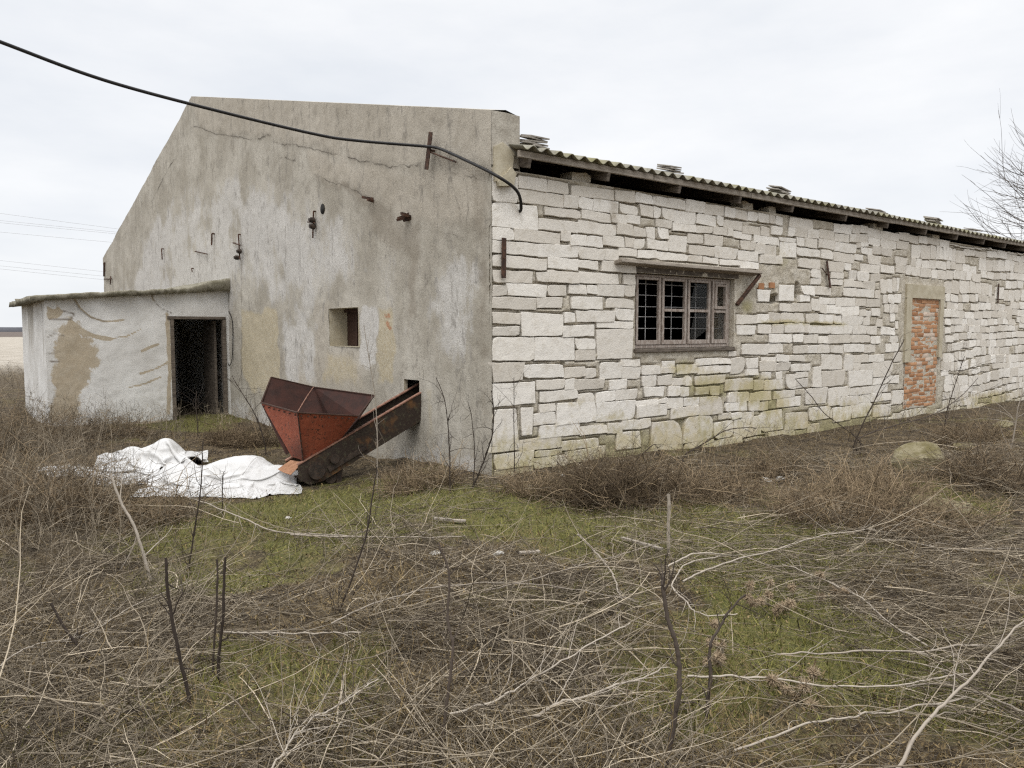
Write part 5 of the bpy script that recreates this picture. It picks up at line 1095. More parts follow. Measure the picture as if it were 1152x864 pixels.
# clear strip in front of the hopper and on the right where moss shows
def brushy(x, y):                                # where cut twigs lie thick
    b = .10 + .95 * sstep(fbm(x * .85, y * .85, 21, 4), .44, .58)
    b = b + .40 * np.exp(-((x + .2) / 2.6) ** 2 - ((y - 4.6) / 1.6) ** 2) + .5 * np.exp(-((x - 3) / 2) ** 2 - ((y - 5.6) / .8) ** 2)
    b = b - .85 * np.clip(greenness(x, y), 0, 1) * sstep(y, 2.4, 3.6)
    return np.clip(b, .06, 1.2)

# --- fallen straw, short dry grass
c = Cloud()
x, y = sow(190000, 1.9, 16, .85, .82); kp = off_sheet(x, y) & (rng.random(len(x)) < (.22 + .78 * sstep(fbm(x * 1.7, y * 1.7, 51, 3), .38, .56)) *  (1 - .85 * greenness(x, y))); x, y = x[kp], y[kp]
n = len(x); ln = rng.gamma(3, .030, n) + .03; tall = fbm(x * 1.1, y * 1.1, 31, 3); ln *= .55 + 1.2 * sstep(tall, .4, .7)
P = wander(np.stack([x, y, gz(x, y) - .01], -1), unit(rng.uniform(0, 6.283, n), rng.uniform(.0, 0.9, n)), ln, 4, .34, .22)
w = np.array([1, .9, .7, .25])[None] * (rng.uniform(.0012, .0032, n) * (1 + .07 * y))[:, None]
c.addrib(P, w, np.clip(rng.beta(2, 2, n) * .9 + (tall - .5) * .5, 0, 1))
tag(c.build('dry_grass', M_STRAW), 'short matted dry grass covering the rough ground', 'grass', kind='stuff')
c = Cloud()
x, y = sow(90000, 1.9, 13, .85, .82); kp = off_sheet(x, y) & (rng.random(len(x)) < 1 - .7 * greenness(x, y)); x, y = x[kp], y[kp]; n = len(x)
P = wander(np.stack([x, y, gz(x, y) + rng.random(n) ** 2 * .05], -1), unit(rng.uniform(0, 6.283, n), rng.normal(.1, .5, n)), rng.uniform(.012, .045, n), 4, .5, .05)
c.addrib(P, np.array([.4, 1, .9, .25])[None] * (rng.uniform(.003, .010, n) * (1 + .04 * y))[:, None], rng.beta(1.1, 1.8, n))
tag(c.build('leaf_litter', M_STRAW), 'crumbled dry leaves and chaff lying between the twigs', 'litter', kind='stuff')
# --- fresh green blades in the mossy patches
c = Cloud()
x, y = sow(150000, 2.4, 17, .85, .82); kp = off_sheet(x, y) & (rng.random(len(x)) < .9 * sstep(greenness(x, y), .25, .9)); x, y = x[kp], y[kp]; n = len(x)
P = wander(np.stack([x, y, gz(x, y) - .005], -1), unit(rng.uniform(0, 6.283, n), rng.uniform(.3, 1.4, n)), rng.uniform(.03, .10, n), 3, .2, .1)
c.addrib(P, np.array([1, .8, .2])[None] * (rng.uniform(.003, .006, n) * (1 + .06 * y))[:, None], rng.random(n))
tag(c.build('green_grass', M_GREEN), 'low fresh green grass and moss in patches between the twigs', 'grass', kind='stuff')
# --- cut twigs and brushwood
c = Cloud()
def wander2(*a_): return wander(*a_, bk=.22)
def twigs(n, dmin, dmax, pw, r, ln, M, wob, el, zup, tint, k=3, ang=None, spread=.82):
    x, y = sow(n, dmin, dmax, pw, spread); b = brushy(x, y); kp = off_sheet(x, y) & (rng.random(len(x)) < b); x, y, b = x[kp], y[kp], b[kp]; n = len(x)
    az = rng.uniform(0, 6.283, n)
    # right of the middle the cut stems lie roughly across the view
    al = sstep(x, .6, 2.2) * (rng.random(n) < .75); az = np.where(al > .5, rng.normal(-.12, .22, n) + np.pi * (rng.random(n) < .5), az)
    z = gz(x, y) + rng.random(n) ** 1.6 * zup * (.35 + .65 * np.clip(b, 0, 1))
    L_ = rng.uniform(*ln, n); P = wander2(np.stack([x, y, z], -1), unit(az, rng.normal(0, el, n) + .06), L_, M, wob, .015)
    P[..., 2] = np.maximum(P[..., 2], gz(P[..., 0], P[..., 1]) + .004)
    lx, ly = in_local(P[..., 0], P[..., 1]); bad = ((lx > -.01) & (ly > -.01)).any(1); P = P[~bad]; n = len(P)
    rr = rng.uniform(*r, n)[:, None] * np.linspace(1, .35, M)[None] * (1 + .035 * P[:, :1, 1])
    c.add(P, rr, tint(n), k)
twigs(46000, 1.9, 9.5, .85, (.0007, .0017), (.08, .36), 6, .26, .24, .11, lambda n: rng.beta(.85, 1.9, n))
twigs(9500, 2.0, 9.5, .85, (.0014, .0028), (.3, .9), 8, .15, .12, .13, lambda n: rng.beta(.9, 1.5, n))
twigs(1200, 2.0, 9.0, .85, (.0024, .0046), (.5, 1.5), 10, .10, .06, .12, lambda n: rng.beta(1.2, 1.5, n), 5)
tag(c.build('brushwood', M_TWIG), 'tangle of cut grey twigs and dry stalks strewn over the ground', 'brushwood', kind='stuff')
# --- standing dead weeds, thick on the left
c = Cloud()
def weeds(x, y, hmin, hmax, tintf, side=6, rs=1.0):
    kp = outside(x, y, .05) & off_sheet(x, y); x, y = x[kp], y[kp]; n = len(x); h = rng.uniform(hmin, hmax, n)
    P = wander(np.stack([x, y, gz(x, y) - .02], -1), unit(rng.uniform(0, 6.283, n), rng.normal(1.25, .22, n)), h, 7, .09, .02)
    r0 = rng.uniform(.0014, .0030, n) * (1 + .03 * y) * rs; ti = tintf(n); c.add(P, r0[:, None] * np.linspace(1, .3, 7)[None], ti)
    for q in range(side):
        m_ = rng.integers(2, 6, n); st = P[np.arange(n), m_]; d = unit(rng.uniform(0, 6.283, n), rng.uniform(.2, 1.1, n))
        B_ = wander(st, d, h * rng.uniform(.12, .4, n), 4, .2, -.02); c.add(B_, (r0 * .55)[:, None] * np.linspace(1, .4, 4)[None], ti)
n = 900; d = rng.uniform(3.6, 14.5, n); x = -d * rng.uniform(.42, .95, n); weeds(x, d, .2, .65, lambda n: rng.beta(1.3, 2.2, n) * .8)
n = 420; d = rng.uniform(8, 13.5, n); x = -d * rng.uniform(.44, .80, n); weeds(x, d, .35, .80, lambda n: rng.beta(1.2, 2.6, n) * .7)
n = 520; d = rng.uniform(5.5, 13, n); x = -d * rng.uniform(.53, .80, n); weeds(x, d, .45, .95, lambda n: rng.beta(1.3, 2.2, n), 7)
n = 500; d = rng.uniform(15, 30, n); x = -d * rng.uniform(.60, .95, n); weeds(x, d, .5, 1.0, lambda n: rng.beta(1.5, 2, n), 5, 1.3)
n = 230; d = rng.uniform(3.0, 7.5, n); x = d * rng.uniform(-.6, .8, n); weeds(x, d, .10, .34, lambda n: rng.beta(1.6, 1.8, n), 5)
n = 150; lx = rng.uniform(.1, 16, n); ly = -rng.uniform(.15, 1.3, n) ; q = P0[None, :2] + lx[:, None] * EX[None, :2] + ly[:, None] * EY[None, :2]; weeds(q[:, 0], q[:, 1], .2, .6, lambda n: rng.beta(1.4, 2, n), 7)
n = 170; lx = -rng.uniform(.1, .9, n); ly = rng.uniform(.0, 9, n); q = P0[None, :2] + lx[:, None] * EX[None, :2] + ly[:, None] * EY[None, :2]; weeds(q[:, 0], q[:, 1], .2, .55, lambda n: rng.beta(1.6, 1.6, n), 6)
tag(c.build('dead_weeds', M_TWIG), 'standing dead weeds and thin dry stalks, thickest at the left', 'weeds', kind='stuff')

# --- dark dry bushes
def bush(label, base, r, h, n, mat=M_BUSH, tb=(1.3, 2.0), curl=.20, thin=1.0, flat=.55):
    c = Cloud(); base = np.asarray(base); n = int(n * .75); h *= .9
    a = rng.uniform(0, 6.283, n); rad = r * .55 * np.sqrt(rng.random(n)); x = base[0] + rad * np.cos(a) * 1.15; y = base[1] + rad * np.sin(a) * .7
    kp = outside(x, y, .03); x, y, a = x[kp], y[kp], a[kp]; n = len(x)
    st = np.stack([x, y, gz(x, y) + .0], -1)
    d = unit(a + rng.normal(0, .8, n), rng.uniform(.15, 1.45, n))
    P = wander(st, d, h * rng.uniform(.45, 1.15, n), 7, curl, .06); P[..., 2] = np.maximum(P[..., 2], gz(P[..., 0], P[..., 1]) + .005)
    r0 = rng.uniform(.0013, .0040, n) * thin * (1 + .03 * base[1]); ti = rng.beta(*tb, n); c.add(P, r0[:, None] * np.linspace(1, .35, 7)[None], ti)
    k_ = max(8, n // 12); j_ = rng.integers(0, n, k_); Pp = wander(st[j_], unit(rng.uniform(0, 6.283, k_), rng.uniform(.3, 1.3, k_)), h * rng.uniform(.9, 1.7, k_), 9, .14, .10); Pp[..., 2] = np.maximum(Pp[..., 2], gz(Pp[..., 0], Pp[..., 1]) + .01)
    lx, ly = in_local(Pp[..., 0], Pp[..., 1]); Pp = Pp[~((lx > -.02) & (ly > -.02)).any(1)]; k_ = len(Pp); c.add(Pp, (rng.uniform(.0024, .0042, k_) * (1 + .03 * base[1]))[:, None] * np.linspace(1, .4, 9)[None], rng.uniform(.5, 1.0, k_), 4)
    for q in range(4):
        m_ = rng.integers(2, 7, n); s2 = P[np.arange(n), m_]; B_ = wander(s2, unit(rng.uniform(0, 6.283, n), rng.uniform(-.5, 1.2, n)), h * rng.uniform(.1, .35, n), 5, .34, .02)
        B_[..., 2] = np.maximum(B_[..., 2], gz(B_[..., 0], B_[..., 1]) + .005); lx, ly = in_local(B_[..., 0], B_[..., 1]); bad = ((lx > -.01) & (ly > -.01)).any(1)
        c.add(B_[~bad], (r0 * .6)[~bad][:, None] * np.linspace(1, .5, 5)[None], ti[~bad])
    return tag(c.build('dry_bush', mat), label, 'bush', 'dry bushes around the building')
bush('dense dark brown dry bush at the wall left of the barred window', ground(690, 566), .60, .62, 1000, tb=(1.0, 3.0))
bush('tangled dry bush against the wall right below the barred window', ground(795, 556), .75, .48, 480, tb=(1.6, 1.8))
bush('low dark bush with short stubby stems under the brick scraps', ground(872, 536), .35, .45, 220)
bush('broad brown dry bush on the mound before the bricked-up doorway', ground(955, 590), .9, .58, 620, tb=(1.8, 1.6))
bush('sprawling brown bush right of the mossy stone', ground(1040, 600), .8, .46, 460, tb=(1.9, 1.6))
bush('dark bramble heap at the far end of the mound', ground(1125, 545), .8, .5, 560, tb=(1.1, 2.6))
bush('low dry bush between the shed door and the red hopper', ground(275, 498), .9, .42, 700, tb=(1.2, 2.2))
bush('dry bush under the small gable wall, right of the hopper leg', ground(478, 548), .6, .40, 500, tb=(2.0, 1.8))
bush('low brown bush in front of the stained shed wall', ground(120, 492), 1.0, .48, 800, tb=(1.4, 2.0))
bush('tall brown thicket at the shed corner', ground(18, 505), 1.3, .85, 900, tb=(1.4, 1.9))
bush('brown thicket in front of the trailing plastic strip', ground(40, 580), 1.0, .75, 800, tb=(1.5, 1.9))
bush('thin brown weeds bush in front of the crumpled plastic', ground(150, 585), .8, .5, 450, tb=(1.6, 1.8))
bush('pale dry stalks bush before the mossy stone', ground(985, 560), .6, .5, 300, tb=(2.2, 1.4))
bush('dark twiggy bush at the wall foot by the far bramble', ground(1090, 500), .6, .5, 380, tb=(1.3, 2.2))
bush('brown bush at the corner of block wall and plaster', ground(600, 556), .45, .36, 300, tb=(1.9, 1.8))

# --- saplings, shoots and single branches traced from the photograph, each in its own depth plane
def stem(label, name, cat, pts, Yd, r0, r1, mat=M_BARK, tw=0, twl=.25, tint=.4, group=None, root=True, lean=0.0, k=6):
    """pts: photo positions from the foot up; the stem stands at distance Yd (list: one per point)"""
    Yl = Yd if isinstance(Yd, (list, tuple)) else [Yd + lean * i_ / max(1, len(pts) - 1) for i_ in range(len(pts))]
    gd = float(ground(*pts[0])[1]) if pts[0][1] > 420 else 99; sh_ = min(0.0, gd - Yl[0]); Yl = [v + sh_ for v in Yl]
    w = [wpt(a, b, d) for (a, b), d in zip(pts, Yl)]
    if root:
        f = w[0].copy(); f[2] = float(gz(f[0], f[1])) - .04
        if w[0][2] - f[2] > .03: w = [f] + w
    n_ = 8 * len(w); P = spline(w, n_); P += np.cumsum(rng.normal(0, .0022, P.shape), 0) * .6; tw = tw + 4 if cat == 'sapling' else tw
    c = Cloud(); rr = np.linspace(r0, r1, n_) * .88 * (1 + .12 * np.sin(np.arange(n_) * 1.9)); c.add(P[None], rr[None], [tint], k)
    if tw:
        j = rng.integers(n_ // 5, n_ - 2, tw); T_ = np.gradient(P, axis=0)[j]; T_ /= np.linalg.norm(T_, axis=1, keepdims=True)
        d = T_ * .7 + rng.normal(0, .55, (tw, 3)); d /= np.linalg.norm(d, axis=1, keepdims=True)
        B_ = wander(P[j], d, twl * rng.uniform(.4, 1.2, tw), 7, .13, .0); B_[..., 2] = np.maximum(B_[..., 2], gz(B_[..., 0], B_[..., 1]) + .004)
        c.add(B_, (rr[j] * .5)[:, None] * np.linspace(1, .3, 7)[None], np.full(tw, tint), 4)
        j2 = rng.integers(2, 6, tw); B2 = wander(B_[np.arange(tw), j2], unit(rng.uniform(0, 6.283, tw), rng.uniform(-.2, 1.2, tw)), twl * rng.uniform(.2, .6, tw), 5, .18, 0); c.add(B2, (rr[j] * .3)[:, None] * np.linspace(1, .4, 5)[None], np.full(tw, tint), 3)
    return tag(c.build(name, mat), label, cat, group)
def lying(label, pts, ups, r0, r1, mat=M_PALEBARK, tw=0, twl=.3, tint=.6):
    w = [ground(a, b, u) for (a, b), u in zip(pts, ups)]
    n_ = 8 * len(w); P = spline(w, n_); P += np.cumsum(rng.normal(0, .0045, P.shape), 0) * .7; c = Cloud(); tw = int(tw * 1.8); tint = .2 + .6 * tint; rr = np.linspace(r0, r1, n_) * .52; c.add(P[None], rr[None], [tint], 6)
    if tw:
        j = rng.integers(n_ // 6, n_ - 2, tw); T_ = np.gradient(P, axis=0)[j]; T_ /= np.linalg.norm(T_, axis=1, keepdims=True)
        d = T_ * .9 + rng.normal(0, .5, (tw, 3)) * np.array([1, 1, .6]); d /= np.linalg.norm(d, axis=1, keepdims=True)
        B_ = wander(P[j], d, twl * rng.uniform(.4, 1.3, tw), 7, .12, .02); B_[..., 2] = np.maximum(B_[..., 2], gz(B_[..., 0], B_[..., 1]) + .004)
        c.add(B_, (rr[j] * .5)[:, None] * np.linspace(1, .3, 7)[None], np.full(tw, tint), 4)
    return tag(c.build('fallen_branch', mat), label, 'branch', 'loose branches lying on the ground')
A_ = lambda L: [(x / 2.667, 540 + y / 2.667) for x, y in L]                # enlarged left, middle and right views of the foreground
B_t = lambda L: [(380 + x / 2.667, 540 + y / 2.667) for x, y in L]
C_t = lambda L: [(750 + x / 2.667, 540 + y / 2.667) for x, y in L]
S = 'bare_sapling'; SC = 'sapling'; SG = 'bare saplings standing in the yard'
stem('thick dark crooked sapling standing close in the foreground', S, SC, B_t([(985, 880), (1000, 770), (1025, 650), (1030, 580), (1020, 500), (990, 420), (975, 340), (980, 303)]), 3.0, .0125, .0085, tint=.35, tw=3, twl=.15, group=SG, lean=.25)
stem('forked dark sapling just right of the thick crooked one', S, SC, C_t([(120, 720), (130, 600), (135, 500), (165, 450), (190, 400), (240, 345)]), 3.5, .0105, .005, tint=.2, tw=4, twl=.2, group=SG, lean=.3)
stem('thin grey forked sapling rising in the middle foreground', S, SC, B_t([(310, 850), (335, 640), (350, 510), (335, 420), (335, 290), (300, 185)]), 3.15, .009, .0045, tint=.5, tw=5, twl=.25, group=SG, lean=.25)
stem('slim slanting sapling left of the grey forked one', S, SC, B_t([(0, 410), (60, 260), (85, 160), (110, 0), (118, -40)]), 4.3, .008, .004, tint=.25, tw=7, twl=.3, group=SG)
stem('dark leaning dead stem at the left, tallest of the three', S, SC, A_([(570, 670), (530, 470), (505, 350), (500, 230)]), 4.1, .010, .007, tint=.1, tw=2, twl=.15, group=SG)
stem('straight dark stem paired with a thinner one', S, SC, A_([(650, 610), (660, 500), (672, 400), (680, 235)]), 4.4, .0095, .007, tint=.1, tw=3, twl=.12, group=SG)
stem('thinner brown stem beside the straight dark one', S, SC, A_([(637, 585), (650, 430), (660, 240)]), 4.45, .007, .0055, tint=.35, tw=3, twl=.12, group=SG)
stem('short bent dark stick near the left edge', S, SC, A_([(275, 550), (200, 450), (155, 365)]), 4.7, .009, .007, tint=.15, tw=2, twl=.1, group=SG)
stem('bleached wavy stick arching above the weeds before the plastic heap', S, SC, A_([(452, 300), (430, 215), (400, 130), (365, 60), (335, -20)]), 5.7, .013, .009, mat=M_PALEBARK, tint=.75, tw=0, group=SG)
stem('thin upright sapling before the crumpled plastic', S, SC, [(212, 640), (222, 580), (226, 540), (228, 496)], 6.8, .008, .004, tint=.25, tw=8, twl=.3, group=SG)
stem('very thin sapling before the smooth plastic sheet', S, SC, [(250, 582), (251, 540), (252, 530)], 7.2, .006, .004, tint=.15, tw=4, twl=.2, group=SG)
stem('small grey wooden stake driven into the grass', 'wooden_stake', 'stake', [(753, 625), (753, 592), (753, 558)], 5.9, .015, .014, mat=M_PALEBARK, tint=.6)
stem('thin pale sapling crossing in front of the hopper and trough', S, SC, [(424, 520), (424, 480), (420, 440), (414, 400), (409, 365)], 8.0, .009, .0035, mat=M_PALEBARK, tint=.45, tw=9, twl=.4, group=SG)
stem('slender dark sapling before the gable, left of the corner', S, SC, [(507, 552), (506, 500), (502, 455), (492, 425)], 8.3, .010, .004, tint=.2, tw=8, twl=.35, group=SG)
stem('crooked twin sapling nearest the building corner', S, SC, [(532, 550), (540, 530), (552, 495), (555, 462), (553, 440)], 8.15, .012, .006, tint=.1, tw=9, twl=.35, group=SG)
stem('thin dark shoot between the twin sapling and the corner', S, SC, [(533, 548), (534, 510), (530, 470), (527, 458)], 8.2, .008, .004, tint=.2, tw=6, twl=.3, group=SG)
stem('straight thin vine climbing the first blocks of the wall', S, SC, [(579, 540), (579, 500), (579, 460), (579, 425)], 8.55, .008, .004, tint=.15, tw=14, twl=.35, group=SG)
stem('brown shoot with branching top before the shed door', S, SC, [(222, 480), (220, 455), (221, 440)], 13.4, .012, .006, tint=.4, tw=10, twl=.5, group=SG)
stem('bare shoot fanning out between door and hopper', S, SC, [(298, 500), (288, 468), (270, 438), (262, 425)], 11.0, .011, .005, tint=.3, tw=9, twl=.6, group=SG)
stem('dark leaning rod standing against the far block wall', S, SC, [(962, 498), (985, 450), (1003, 410), (1018, 382)], 10.2, .0115, .006, tint=.3, tw=4, twl=.4, group=SG)
stem('rod leaning to the left from the foot of the dark leaning rod', S, SC, [(968, 498), (948, 480), (928, 465), (912, 445), (895, 426)], 10.1, .009, .005, tint=.35, tw=4, twl=.4, group=SG)
stem('long arching bramble shoot along the foot of the block wall', S, SC, [(966, 494), (1000, 480), (1050, 466), (1080, 446), (1100, 425)], [10.2, 10.6, 11, 11.4, 11.8], .010, .005, tint=.45, tw=7, twl=.8, group=SG)
stem('upright bramble shoot before the bricked-up doorway', S, SC, [(1062, 490), (1065, 462), (1075, 430), (1085, 400)], 11.6, .011, .005, tint=.4, tw=9, twl=.8, group=SG)
stem('pale bare shoot at the right edge of the yard', S, SC, [(1136, 510), (1142, 480), (1146, 455), (1158, 430)], 9.5, .012, .006, mat=M_PALEBARK, tint=.45, tw=8, twl=.6, group=SG)
stem('arched dark branch rising from the bush under the window', S, SC, [(770, 512), (790, 500), (815, 485), (840, 481), (850, 482)], 9.0, .010, .005, tint=.35, tw=6, twl=.4, group=SG)
stem('bare shoot bent over the dense dark bush', S, SC, [(700, 545), (716, 518), (735, 500), (742, 512)], 8.3, .008, .004, tint=.45, tw=7, twl=.4, group=SG)
lying('long bleached branch pointing towards the hopper foot', A_([(430, 5), (560, 50), (650, 75), (740, 112), (830, 150), (1060, 168)]), [.30, .22, .18, .12, .08, .05], .008, .014, tw=9, tint=.6)
lying('straight pole lying across the ground below the hopper', B_t([(-140, 165), (0, 166), (200, 162), (385, 158)]), [.06, .07, .08, .07], .014, .009, tw=4, tint=.6)
lying('long pale branch slanting through the middle of the twigs', B_t([(330, 705), (470, 650), (560, 605), (720, 520), (885, 435)]), [.10, .14, .16, .18, .2], .010, .006, tw=5, tint=.85)
lying('thick pale stick right of the middle, hollow beneath', B_t([(575, 712), (660, 680), (740, 650), (900, 605), (1000, 580)]), [.08, .10, .12, .12, .14], .014, .006, tw=5, tint=.8)
lying('thin dark branch curving across above the middle', B_t([(-20, 430), (180, 345), (350, 320), (560, 320), (780, 350), (900, 375)]), [.14, .12, .1, .1, .1, .1], .009, .005, mat=M_PALEBARK, tw=6, tint=.3)
lying('long branch rising towards the wooden stake', B_t([(440, 330), (560, 300), (720, 255), (880, 205), (1000, 165)]), [.06, .08, .1, .12, .15], .010, .005, tw=3, tint=.25)
lying('broken bark-less branch with a kink near the stake', B_t([(720, 165), (780, 215), (830, 280), (850, 330), (870, 360)]), [.08, .08, .07, .06, .05], .016, .007, tw=3, tint=.7)
lying('silvery twisted branch at the right of the stake', C_t([(0, 262), (90, 228), (170, 225), (60, 250), (20, 300), (60, 350), (130, 385), (220, 378)]), [.12, .14, .12, .1, .1, .1, .08, .08], .011, .007, tw=4, tint=.85)
lying('long forked branch from the stake towards the mound', C_t([(50, 305), (150, 262), (340, 215), (450, 180), (560, 158), (640, 155)]), [.08, .1, .12, .12, .13, .16], .012, .006, tw=7, tint=.7)
lying('straight cut stem across the right ground, uppermost of the rows', C_t([(560, 172), (720, 182), (860, 205), (1060, 205)]), [.06, .06, .07, .07], .012, .008, tw=5, tint=.75)
lying('straight cut stem across the right ground, middle of the rows', C_t([(330, 525), (520, 520), (760, 515), (940, 510)]), [.08, .08, .08, .08], .008, .010, tw=5, tint=.5)
lying('long pale stem crossing the green patch at the right', C_t([(60, 590), (240, 588), (420, 605), (680, 610), (880, 578)]), [.1, .1, .11, .12, .12], .010, .006, tw=5, tint=.9)
lying('slanting pale stem below the green patch', C_t([(200, 810), (420, 730), (560, 700), (700, 680), (900, 640)]), [.08, .1, .1, .1, .1], .009, .006, tw=6, tint=.7)
lying('bundle stem fanning to the left beneath the burdock', C_t([(780, 500), (680, 440), (560, 350), (400, 280), (340, 262)]), [.05, .06, .08, .08, .08], .010, .006, tw=10, tint=.7)
lying('tall thin branch leaning across the right corner', C_t([(690, 870), (790, 720), (900, 600), (1010, 450), (1070, 365)]), [.12, .22, .28, .34, .38], .014, .006, tw=8, tint=.45)
lying('dark pole half buried at the right edge', C_t([(1080, 700), (940, 650), (820, 620), (700, 625)]), [.05, .06, .07, .07], .010, .007, tw=4, tint=.3)
lying('pale curved branch at the lower left edge', A_([(0, 560), (90, 500), (240, 460), (400, 370), (560, 300)]), [.16, .16, .14, .12, .1], .008, .006, tw=10, tint=.7)
lying('long stick running right from the paired stems', A_([(670, 455), (800, 460), (940, 465), (1080, 460)]), [.1, .1, .1, .1], .010, .008, tw=6, tint=.6)
lying('forked silver branch at the bottom, left of the middle', A_([(810, 870), (870, 780), (960, 700), (1060, 640), (1140, 585)]), [.12, .15, .16, .16, .16], .008, .005, tw=14, tint=.95)
lying('dark wet stick under the leaning dead stems', A_([(40, 672), (180, 678), (330, 668), (450, 650)]), [.05, .06, .06, .06], .009, .006, mat=M_BARK, tw=4, tint=.3)

# --- burdock with dry burrs
def burdock(label, pts, Yd, nb):
    r = empty('burdock', label, 'dry plant', (0, 0, 0), 0, 'dry burdock plants'); f = wpt(*pts[0], Yd); f[2] = float(gz(f[0], f[1])); r.location = f
    c = Cloud(); w = [wpt(a, b, Yd) - f for a, b in pts]; w[0][2] = -.02; P = spline(w, 30); c.add(P[None], np.linspace(.007, .004, 30)[None], [.4], 5)
    j = rng.integers(10, 29, nb); ds = unit(rng.uniform(0, 6.283, nb), rng.uniform(-.1, 1, nb)); B_ = wander(P[j], ds, rng.uniform(.06, .22, nb), 5, .15, .05); c.add(B_, np.linspace(.003, .002, 5)[None].repeat(nb, 0), np.full(nb, .5), 4); c.build('stem', M_TWIG, r)
    for q in range(nb):                          # a burr is a ball of hooked spines
        c = Cloud(); n = 90; d = rng.normal(0, 1, (n, 3)); d /= np.linalg.norm(d, axis=1, keepdims=True); ctr = B_[q, -1]; rad = rng.uniform(.024, .036)
        Pq = np.stack([ctr + d * 0.1 * rad, ctr + d * rad * .7, ctr + d * rad * rng.uniform(.9, 1.3, (n, 1)) + rng.normal(0, .003, (n, 3))], 1); c.add(Pq, np.array([.006, .0022, .0008])[None].repeat(n, 0), rng.random(n), 3); c.build('burr', M_BURR, r)
burdock('dry burdock with a dense cluster of burrs right of the stake', C_t([(330, 560), (300, 450), (330, 390), (290, 370)]), 4.3, 15)
burdock('dry burdock with upright burrs nearest the green patch', C_t([(480, 520), (470, 430), (440, 400), (460, 350)]), 4.6, 11)
burdock('dry burdock with hanging burrs in the lower foreground', C_t([(420, 800), (430, 740), (410, 680), (400, 645)]), 3.3, 12)
burdock('small burdock with few burrs beside the forked dark sapling', C_t([(160, 640), (150, 560), (170, 520), (165, 500)]), 3.7, 7)
burdock('low burdock with burrs at the bottom edge', C_t([(500, 860), (500, 830), (470, 790), (450, 760)]), 3.15, 9)
burdock('small burdock with burrs above the fallen twigs by the stake', C_t([(190, 360), (170, 330), (165, 310), (175, 305)]), 5.2, 6)

# --- stones on the mound
def stone(label, px, py, sx_, sy_, sz_, mat=M_STONE, rz=0.0, name='field_stone', cat='stone'):
    p_ = ground(px, py); bm = bmesh.new(); bmesh.ops.create_icosphere(bm, subdivisions=4, radius=1)
    pn = rng.normal(0, 1, (16, 3)); pn[:, 2] *= .8; pn /= np.linalg.norm(pn, axis=1, keepdims=True); pd = rng.uniform(.62, .98, 16)
    for v in bm.verts:
        n_ = np.array(v.co.normalized()); dt = pn @ n_; rr_ = min(1.15, float(np.min(np.where(dt > .12, pd / np.maximum(dt, .12), 9))))
        q = n_ * (rr_ + .10 * (float(fbm(n_[0] * 4 + px, n_[1] * 4, n_[2] * 4, 3)) - .5) + .04 * (float(vnoise(n_[0] * 14 + px, n_[1] * 14, n_[2] * 14)) - .5))
        v.co = Vector((q[0] * sx_, q[1] * sy_, q[2] * sz_))
    me = bpy.data.meshes.new(name); bm.to_mesh(me); bm.free(); me.materials.append(mat); o = link(name, me); o.location = (p_[0], p_[1], p_[2] + sz_ * .12); o.rotation_euler = (0.05, .08, rz)
    return tag(o, label, cat, 'stones lying on the mound')
stone('mossy layered stone lying on the mound before the doorway', 1040, 526, .34, .22, .22, rz=.1); stone('yellow mossed stone slab sloping to the right', 1052, 574, .36, .26, .14, rz=-.25); stone('small pale stone behind the mossy layered stone', 1082, 505, .16, .12, .10, rz=.4); stone('lumpy stone at the foot of the wall by the far bramble', 1128, 480, .2, .14, .10, rz=.2)
for lab, a, b, s_ in (('white chip of rubble under the low dark bush', 878, 540, .07), ('flat white scrap left of the low dark bush', 862, 541, .08), ('pale chip of rubble at the brown bush by the corner', 634, 536, .05), ('pale rubble piece in front of the mossed slab', 1052, 590, .07), ('white crumb of rubble in the middle grass', 561, 623, .045), ('rubble flake beside the straight pole', 490, 623, .05), ('pale bit of rubble in the grass below the hopper', 325, 583, .035)):
    stone(lab, a, b, s_, s_ * .7, s_ * .45, M_RUBBLE, rng.uniform(0, 3), 'rubble_piece', 'rubble')
for lab, pa, pb, w in (('pale split board scrap lying below the hopper leg', (488, 583), (524, 586), .05), ('grey wood chip near the middle pole', (585, 622), (607, 620), .04), ('torn wood slat under the long slanting branch', (700, 605), (745, 618), .035)):
    m = MB(); a, b = ground(*pa, .03), ground(*pb, .03); m.bar(a, b, w, .015); m.rough(2, .006, 14); tag(m.build('wood_scrap', M_WOODX), lab, 'wood scrap')

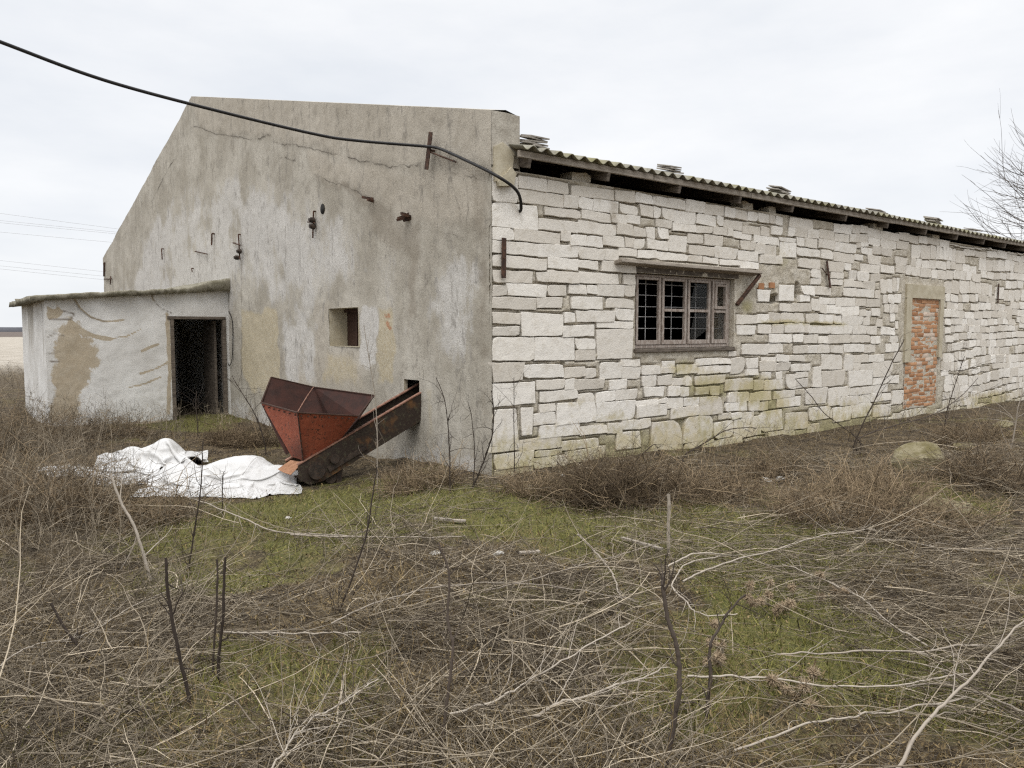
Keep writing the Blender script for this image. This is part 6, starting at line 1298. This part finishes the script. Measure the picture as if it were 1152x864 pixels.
# --- bare tree beyond the right end
TR = empty('bare_tree', 'bare leafless tree with drooping branches beyond the roof', 'tree', (0, 0, 0))
tb_ = wpt(1318, 420, 24.0); tb_[2] = float(gz(tb_[0], tb_[1])); TR.location = tb_
c = Cloud(); trunk = spline([(0, 0, -.1), (.1, 0, 1.8), (-.1, .1, 3.0), (-.1, .2, 4.2), (.1, .2, 5.5), (.3, .2, 7.0)], 50); c.add(trunk[None], np.linspace(.24, .03, 50)[None], [.5], 9); c.build('trunk', M_BARK, TR)
c = Cloud(); nb = 40; j = rng.integers(12, 38, nb)
d = unit(rng.uniform(0, 6.283, nb), rng.uniform(.1, .9, nb)); d[:34] = unit(rng.normal(3.2, .40, 34), rng.uniform(-.2, .35, 34))
L0 = rng.uniform(3.0, 6.2, nb); P1 = wander(trunk[j], d, L0, 12, .05, -.05); c.add(P1, rng.uniform(.022, .04, nb)[:, None] * np.linspace(1, .16, 12)[None], rng.random(nb), 5)
n2 = nb * 9; p = rng.integers(0, nb, n2); m_ = rng.integers(2, 11, n2); s2 = P1[p, m_]; T_ = P1[p, np.minimum(m_ + 1, 11)] - P1[p, m_ - 1]; T_ /= np.linalg.norm(T_, axis=1, keepdims=True)
d2_ = T_ * .9 + rng.normal(0, .42, (n2, 3)); d2_ /= np.linalg.norm(d2_, axis=1, keepdims=True); P2 = wander(s2, d2_, rng.uniform(.9, 2.6, n2), 9, .06, -.045); c.add(P2, rng.uniform(.008, .013, n2)[:, None] * np.linspace(1, .3, 9)[None], rng.random(n2), 4)
n3 = n2 * 4; p = rng.integers(0, n2, n3); m_ = rng.integers(2, 8, n3); s3 = P2[p, m_]; T_ = P2[p, m_ + 1 - 1] - P2[p, m_ - 1]; T_ /= np.linalg.norm(T_, axis=1, keepdims=True)
d3 = T_ + rng.normal(0, .42, (n3, 3)); d3 /= np.linalg.norm(d3, axis=1, keepdims=True); P3 = wander(s3, d3, rng.uniform(.4, 1.2, n3), 6, .07, -.04); c.add(P3, rng.uniform(.004, .006, n3)[:, None] * np.linspace(1, .5, 6)[None], rng.random(n3), 3)
c.build('crown', M_BARK, TR)
print('done')
